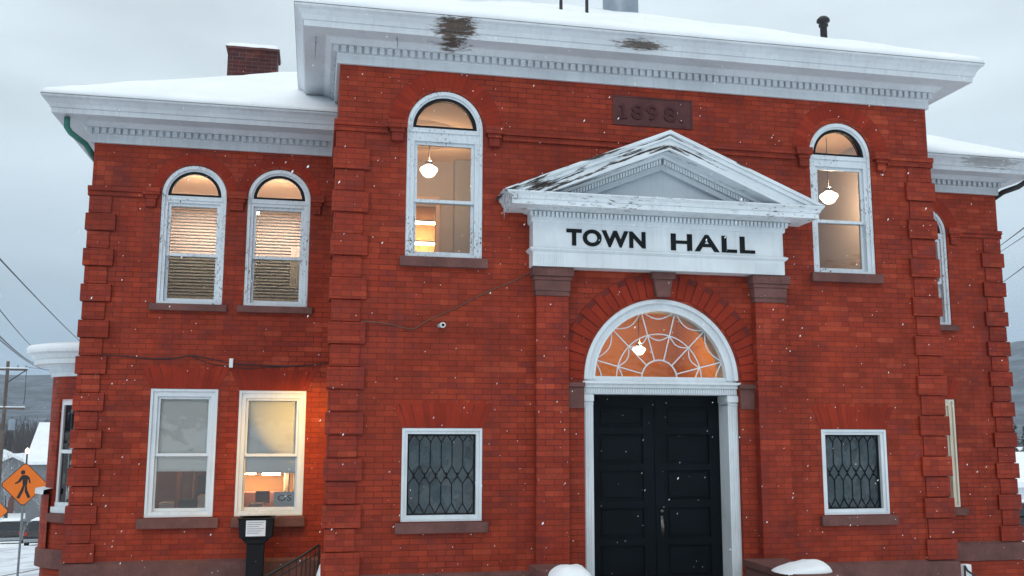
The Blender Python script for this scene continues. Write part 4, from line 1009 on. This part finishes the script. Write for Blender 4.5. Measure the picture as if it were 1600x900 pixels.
ped_sign((-13.27, 33.5, gz(0, 33.5)), R(0), 'smaller orange crossing sign cut by the left edge of the photo', height=-3.55-gz(0, 33.5))
def pole(loc):
    r = empty('utility_pole', loc, 'wooden utility pole with two snowy crossarms at the far left of the street', 'utility pole'); z0 = loc[2]
    m = MB(); m.tube([(0, 0, 0), (0, 0, 3.5-z0)], .13, 10, r1=.085); m.build('pole', 'pole_wood', r, smooth=True)
    for z in (3.05-z0, .95-z0):
        m = MB(); m.box(-1.15, 1.0, -.06, .05, z-.05, z+.05); c = m.build('crossarm', 'pole_wood', r)
        m = MB(); m.box(-1.16, 1.01, -.09, .07, z+.072, z+.12); m.build('arm_snow', 'snow', c)
        m = MB()
        for x in (-1.05, -.6, .5, .92): m.lathe([(.05, z+.07), (.06, z+.16), (.05, z+.24), (0, z+.25)], x, 0, seg=8)
        m.build('insulators', 'grey_metal', c)
    m = MB(); m.tube([(.95, 0, 3.05-z0), (.97, 0, 1.6-z0), (.93, 0, 1.0-z0)], .02, 5); m.tube([(.1, 0, 2.4-z0), (.9, 0, 3.0-z0)], .03, 5); m.build('brace', 'iron', r)
    m = MB(); m.lathe([(0, -.2-z0), (.18, -.2-z0), (.18, .35-z0), (0, .4-z0)], .45, -.1, seg=12); m.build('transformer', 'grey_metal', r, smooth=False)
pole((-16.55, 45, gz(0, 45)))
G = 'overhead utility wires in the street'
def wire(a, b, sag, label, r=.011):
    A, B = Vector(a), Vector(b); m = MB(); m.tube([A.lerp(B, t/16)-Vector((0, 0, sag*4*(t/16)*(1-t/16))) for t in range(17)], r, 5); o = m.build('overhead_wire', 'wire'); tag(o, label, 'wire', G)
wire((-4.3, -1, 2.70), (-12.0, 44, 3.95), .12, 'steep single wire running down to the left wing corner from the upper left edge', .013)
wire((-5.3, 4.5, 2.2), (-14.5, 44, 3.75), .15, 'upper wire of the bundle that drops behind the round bay')
wire((-5.6, 5, 1.95), (-14.8, 45, 3.3), .25, 'middle wire of the bundle that drops behind the round bay', .016)
wire((-5.6, 5, 1.85), (-14.0, 44, 3.0), .30, 'lowest wire of the bundle that drops behind the round bay', .013)
wire((-15.6, 45, 3.2), (2, 60, 3.6), .6, 'far thin wire leaving the utility pole towards the right')
wire((5.5, -5.9, 2.05), (48.2, 50, 12.6), .0, 'upper of the two thick wires at the right edge above the hill', .015)
wire((5.6, -5.9, 1.98), (48.2, 50, 12.25), .0, 'wire just under the upper thick wire at the right edge', .011)
wire((7.0, -3.9, 2.1), (40.4, 40, 8.47), .1, 'lower single wire at the right edge of the sky', .012)
def car(loc, rotz, body, label, suv=True):
    r = empty('parked_car', loc, label, 'car', 'cars parked along the snowy street'); r.rotation_euler.z = rotz
    prof = [(-2.2, .35), (-2.25, .75), (-2.15, 1.0), (-2.05, 1.05), (-1.85, 1.62), (.3, 1.66), (1.05, 1.1), (2.0, .95), (2.2, .75), (2.25, .35)]
    m = MB(); m.prism(prof, [], -.9, .9, lambda u, v, d: (d*(1 if v < 1.06 else .82), -u*-1., v)); b = m.build('body', body, r, bevel=.07)
    m = MB(); m.box(-.66, .66, -2.14, -1.9, 1.1, 1.5); 
    g = [(-1.8, 1.1), (-1.62, 1.52), (.2, 1.55), (.8, 1.1)]
    m = MB(); m.prism(g, [], -.86, .86, lambda u, v, d: (d*(1 if v < 1.2 else .9), u, v)); m.quad([(-.66, -2.03, 1.12), (.66, -2.03, 1.12), (.58, -1.885, 1.56), (-.58, -1.885, 1.56)]); m.build('windows', 'car_glass', r)
    for x in (-.92, .72):
        for y in (-1.4, 1.4): m = MB(); m.tube([(x, y, .33), (x+.2, y, .33)], .33, 16); t = m.build('wheel', 'tyre', r)
    for x in (-.85, .67): m = MB(); m.box(x, x+.18, -2.29, -2.15, .8, 1.02); m.build('tail_light', 'tail_red', r)
    m = MB(); m.box(-.86, .86, -2.33, -2.2, .42, .62); m.build('bumper', 'car_silver', r, bevel=.03)
    m = MB(); m.box(-.62, .62, -1.78, .2, 1.66, 1.74); m.build('roof_snow', 'snow', r, bevel=.03)
    return r
car((-20.9, 64, gz(0, 64)), R(8), 'car_black', 'dark hatchback parked nearest on the snowy street left of the crossing sign post')
car((-21.9, 78, gz(0, 78)), R(4), 'car_silver', 'silver snow covered car just behind the dark hatchback')
car((-20.4, 92, gz(0, 92)), R(0), 'car_blue', 'dark blue car farthest down the snowy street')
car((31.9, 28.5, gz(0, 28.5)), R(80), 'car_black', 'dark car beside the right edge below the snowy roof')
car((-17.0, 57, gz(0, 57)), R(5), 'car_black', 'dark car parked close behind the crossing sign post')
def house(loc, wx, wy, h, rh, wall, label, rot=0):
    r = empty('house', loc, label, 'house', 'houses down the street'); r.rotation_euler.z = rot
    m = MB(); m.prism([(-wx/2, -1), (wx/2, -1), (wx/2, h), (0, h+rh), (-wx/2, h)], [], -wy/2, wy/2, lambda u, v, d: (u, d, v)); wl = m.build('wall', wall, r)
    m = MB(); e = .4; s_ = rh/(wx/2); m.prism([(-wx/2-e, h-e*s_+.1), (0, h+rh+.1), (wx/2+e, h-e*s_+.1), (wx/2+e, h-e*s_+.45), (0, h+rh+.5), (-wx/2-e, h-e*s_+.45)], [], -wy/2-e, wy/2+e, lambda u, v, d: (u, d, v)); m.build('roof', 'snow', r)
    for z in (1.0, 3.6):
        if z+1.4 > h: continue
        for x in (-wx*.28, wx*.28): m = MB(); m.box(x-.5, x+.5, -wy/2-.04, -wy/2+.02, z, z+1.4); w_ = m.build('window', 'clapboard', r); m = MB(); m.box(x-.4, x+.4, -wy/2-.055, -wy/2-.042, z+.1, z+1.3); m.build('pane', 'car_glass', w_)
    m = MB(); m.box(-.5, .5, -wy/2-.05, -wy/2+.02, 0, 2.1); m.build('door', 'red_siding', r)
    m = MB(); m.box(wx*.2, wx*.2+.7, -.3, .4, h, h+rh+.9); m.build('chimney', 'brick_chimney', r)
GZ = gz(0, 200)
house((-27.2, 114, GZ), 9, 10, 6.9, 4.1, 'grey_siding', 'pale house whose broad snowy roof shows between the crossing sign and the brick bay', R(90))
house((-38, 128, GZ), 10, 8, 4.6, 2.4, 'grey_siding', 'grey house low behind the utility pole')
house((-50, 150, GZ), 12, 9, 5.2, 2.6, 'red_siding', 'dull red house beyond the grey house down the street')
house((-31, 170, GZ), 10, 9, 5.5, 2.8, 'grey_siding', 'grey house farthest down the street on the left')
house((47, 50, -5.6), 12, 9, 1.9, 1.6, 'clapboard', 'low snow roofed house at the right edge below the snowy evergreen', R(90))

for x, y, z, lb in ((-24.6, 80, -2.35, 'warm glowing street lamp left of the crossing sign'), (-19.95, 80, -2.2, 'warm glowing street lamp just right of the crossing sign tip')):
    r = empty('street_lamp', (x, y, gz(0, 80)), lb, 'street lamp', 'street lamps down the hill'); z0 = gz(0, 80)
    m = MB(); m.tube([(0, 0, 0), (0, 0, z-z0)], .07, 8); m.build('post', 'iron', r); m = MB(); m.lathe([(.02, z-z0), (.16, z-z0+.1), (.18, z-z0+.3), (.05, z-z0+.45), (0, z-z0+.5)], 0, 0, seg=10); m.build('lamp_head', 'street_glow', r)
# bare trees
def tree(loc, h, seed, label, group='bare winter trees down the street', mat='bark', twig='snowy_twig'):
    q = random.Random(seed); r = empty('bare_tree', loc, label, 'tree', group); t = MB(); c = MB()
    def br(p, d, l, rad, dep):
        n = 3; pts = [p]; dd = d.copy()
        for k in range(n): dd = (dd+Vector((q.uniform(-.22, .22), q.uniform(-.22, .22), q.uniform(-.05, .18)))).normalized(); pts.append(pts[-1]+dd*l/n)
        (t if dep == 0 else c).tube(pts, rad, 5 if dep < 2 else 3, r1=rad*.55)
        if dep >= 4: return
        for k in range(4 if dep < 3 else 3):
            u = q.choice((1, 2, 3)); ax = Vector((q.uniform(-1, 1), q.uniform(-1, 1), q.uniform(.1, .9))).normalized()
            br(pts[u], (dd*.6+ax*.8).normalized(), l*q.uniform(.5, .72), rad*.5, dep+1)
    br(Vector((0, 0, 0)), Vector((0, 0, 1)), h*.42, h*.022, 0)
    t.build('trunk', mat, r, smooth=True); c.build('crown', twig, r)
    return r
def copy_tree(o, loc, rot, sc_, label):
    c = o.copy(); COL.objects.link(c); c.location = loc; c.rotation_euler.z = rot; c.scale = (sc_,)*3; c['label'] = label
    for ch_ in o.children: k = ch_.copy(); COL.objects.link(k); k.parent = c
    return c
T1 = tree((-24.0, 88, gz(0, 88)), 8.5, 3, 'bare snow dusted tree just left of the white house'); T2 = tree((-31.5, 100, gz(0, 95)), 9, 11, 'bare tree behind the utility pole')
spots = [(-28, 118, 'slim bare tree between the white house and the pole'), (-35, 112, 'bare tree at the very left edge of the frame'), (-40, 140, 'far bare tree behind the grey house'), (-33.5, 150, 'far bare tree between two houses'), (-28.5, 160, 'far bare tree beside the farthest grey house'), (-46, 155, 'far bare tree beside the dull red house'), (-23.6, 96, 'bare tree in front of the broad snowy roof')]
for k, (x, y, lb) in enumerate(spots): copy_tree((T1, T2)[k % 2], (x, y, gz(0, y)), k*1.3, (.8, 1.0, .95, .85, 1.05, .9, .6)[k], lb)
# far tree line (nobody could count it)
m = MB(); q = random.Random(4)
for k in range(2200):
    x, y = q.uniform(-110, 20), q.uniform(150, 360); h = q.uniform(6, 13); z = GZ
    for j in range(3): a = q.uniform(-.2, .2); m.tube([(x, y, z), (x+a*h*.5+q.uniform(-.6, .6), y, z+h*.6), (x+a*h+q.uniform(-1.2, 1.2), y, z+h)], .16, 3, r1=.03)
o = m.build('far_wood', 'bark'); tag(o, 'mass of bare winter trees at the foot of the left hill', 'wood', kind='stuff')
# snowy evergreen, right
def conifer(loc, h, seed, label):
    q = random.Random(seed); r = empty('evergreen_tree', loc, label, 'tree', 'snowy evergreens at the right edge')
    m = MB(); m.tube([(0, 0, 0), (0, 0, h*.97)], h*.018, 8, r1=.01); m.build('trunk', 'bark', r)
    m = MB()
    for k in range(5200):
        t = q.random()**.75; z = h*(.08+.92*t); rad = (1-t)*h*.24*(.65+.35*math.sin(z*5.5)); a = q.uniform(0, 2*math.pi); rr = rad*math.sqrt(q.uniform(.25, 1)); 
        p = Vector((rr*math.cos(a), rr*math.sin(a), z-rr*.25)); d = Vector((math.cos(a), math.sin(a), -.3))*q.uniform(.14, .3); s_ = Vector((-math.sin(a), math.cos(a), q.uniform(-.3, .3)))*q.uniform(.04, .10)
        m.quad([p-s_, p+d*.5-s_*.6, p+d, p+s_], 0)
        if q.random() < .42: u = Vector((0, 0, .03)); m.quad([p-s_*.9+u, p+d*.5-s_*.5+u, p+d*.9+u, p+s_*.9+u], 1)
    m.build('crown', ['needles', 'snow'], r); return r
conifer((57.5, 60, -6.8), 8.8, 5, 'snow laden evergreen at the right edge under the hill')
C2 = conifer((61.5, 63, -6.8), 7.2, 9, 'second snow laden evergreen just beyond the right edge tree')
# falling snow
m = MB(); q = random.Random(21)
for k in range(1100):
    d = q.uniform(2.6, 10.8); px = q.uniform(-.56, .56); pz = q.uniform(-.33, .33)
    c = Vector((-.177, -11.333, 0))+fw*d+rt*px*d+upv*pz*d
    if c.y > -.2: continue
    s_ = q.uniform(.0012, .0033)*(1 if q.random() < .93 else 1.6)*(.6+.05*d)
    ax = Vector((.55+q.uniform(-.25, .25), q.uniform(-.4, .4), 1)).normalized(); e1 = ax.cross(Vector((0, 1, 0))).normalized(); e2 = ax.cross(e1)
    i = len(m.v); st_ = q.uniform(1.2, 2.6)
    m.v += [tuple(c+ax*s_*st_), tuple(c-ax*s_*st_)]+[tuple(c+(math.cos(R(60*j))*e1+math.sin(R(60*j))*e2)*s_*q.uniform(.7, 1.2)) for j in range(6)]
    for j in range(6): m.f.append((i, i+2+j, i+2+(j+1) % 6)); m.f.append((i+1, i+2+(j+1) % 6, i+2+j)); m.m += [0, 0]
o = m.build('falling_snow', 'snow'); tag(o, 'scattered snowflakes falling in front of the brick facade', 'snowflakes', kind='stuff')

# ------------------------------------------------------------------ winter haze
hm = bpy.data.materials.new('haze'); hm.use_nodes = True; hm.node_tree.nodes.clear()
ho = hm.node_tree.nodes.new('ShaderNodeOutputMaterial'); hv = hm.node_tree.nodes.new('ShaderNodeVolumePrincipled')
hv.inputs['Color'].default_value = (.74, .86, 1.0, 1); hv.inputs['Density'].default_value = .00022; hv.inputs['Anisotropy'].default_value = .0
hm.node_tree.links.new(hv.outputs[0], ho.inputs['Volume']); MAT['haze'] = hm
m = MB(); m.box(-2250, 2250, -2260, 2250, -30, 230); o = m.build('haze', 'haze'); tag(o, 'thin bluish winter haze that fades the far hills', 'haze', kind='stuff')
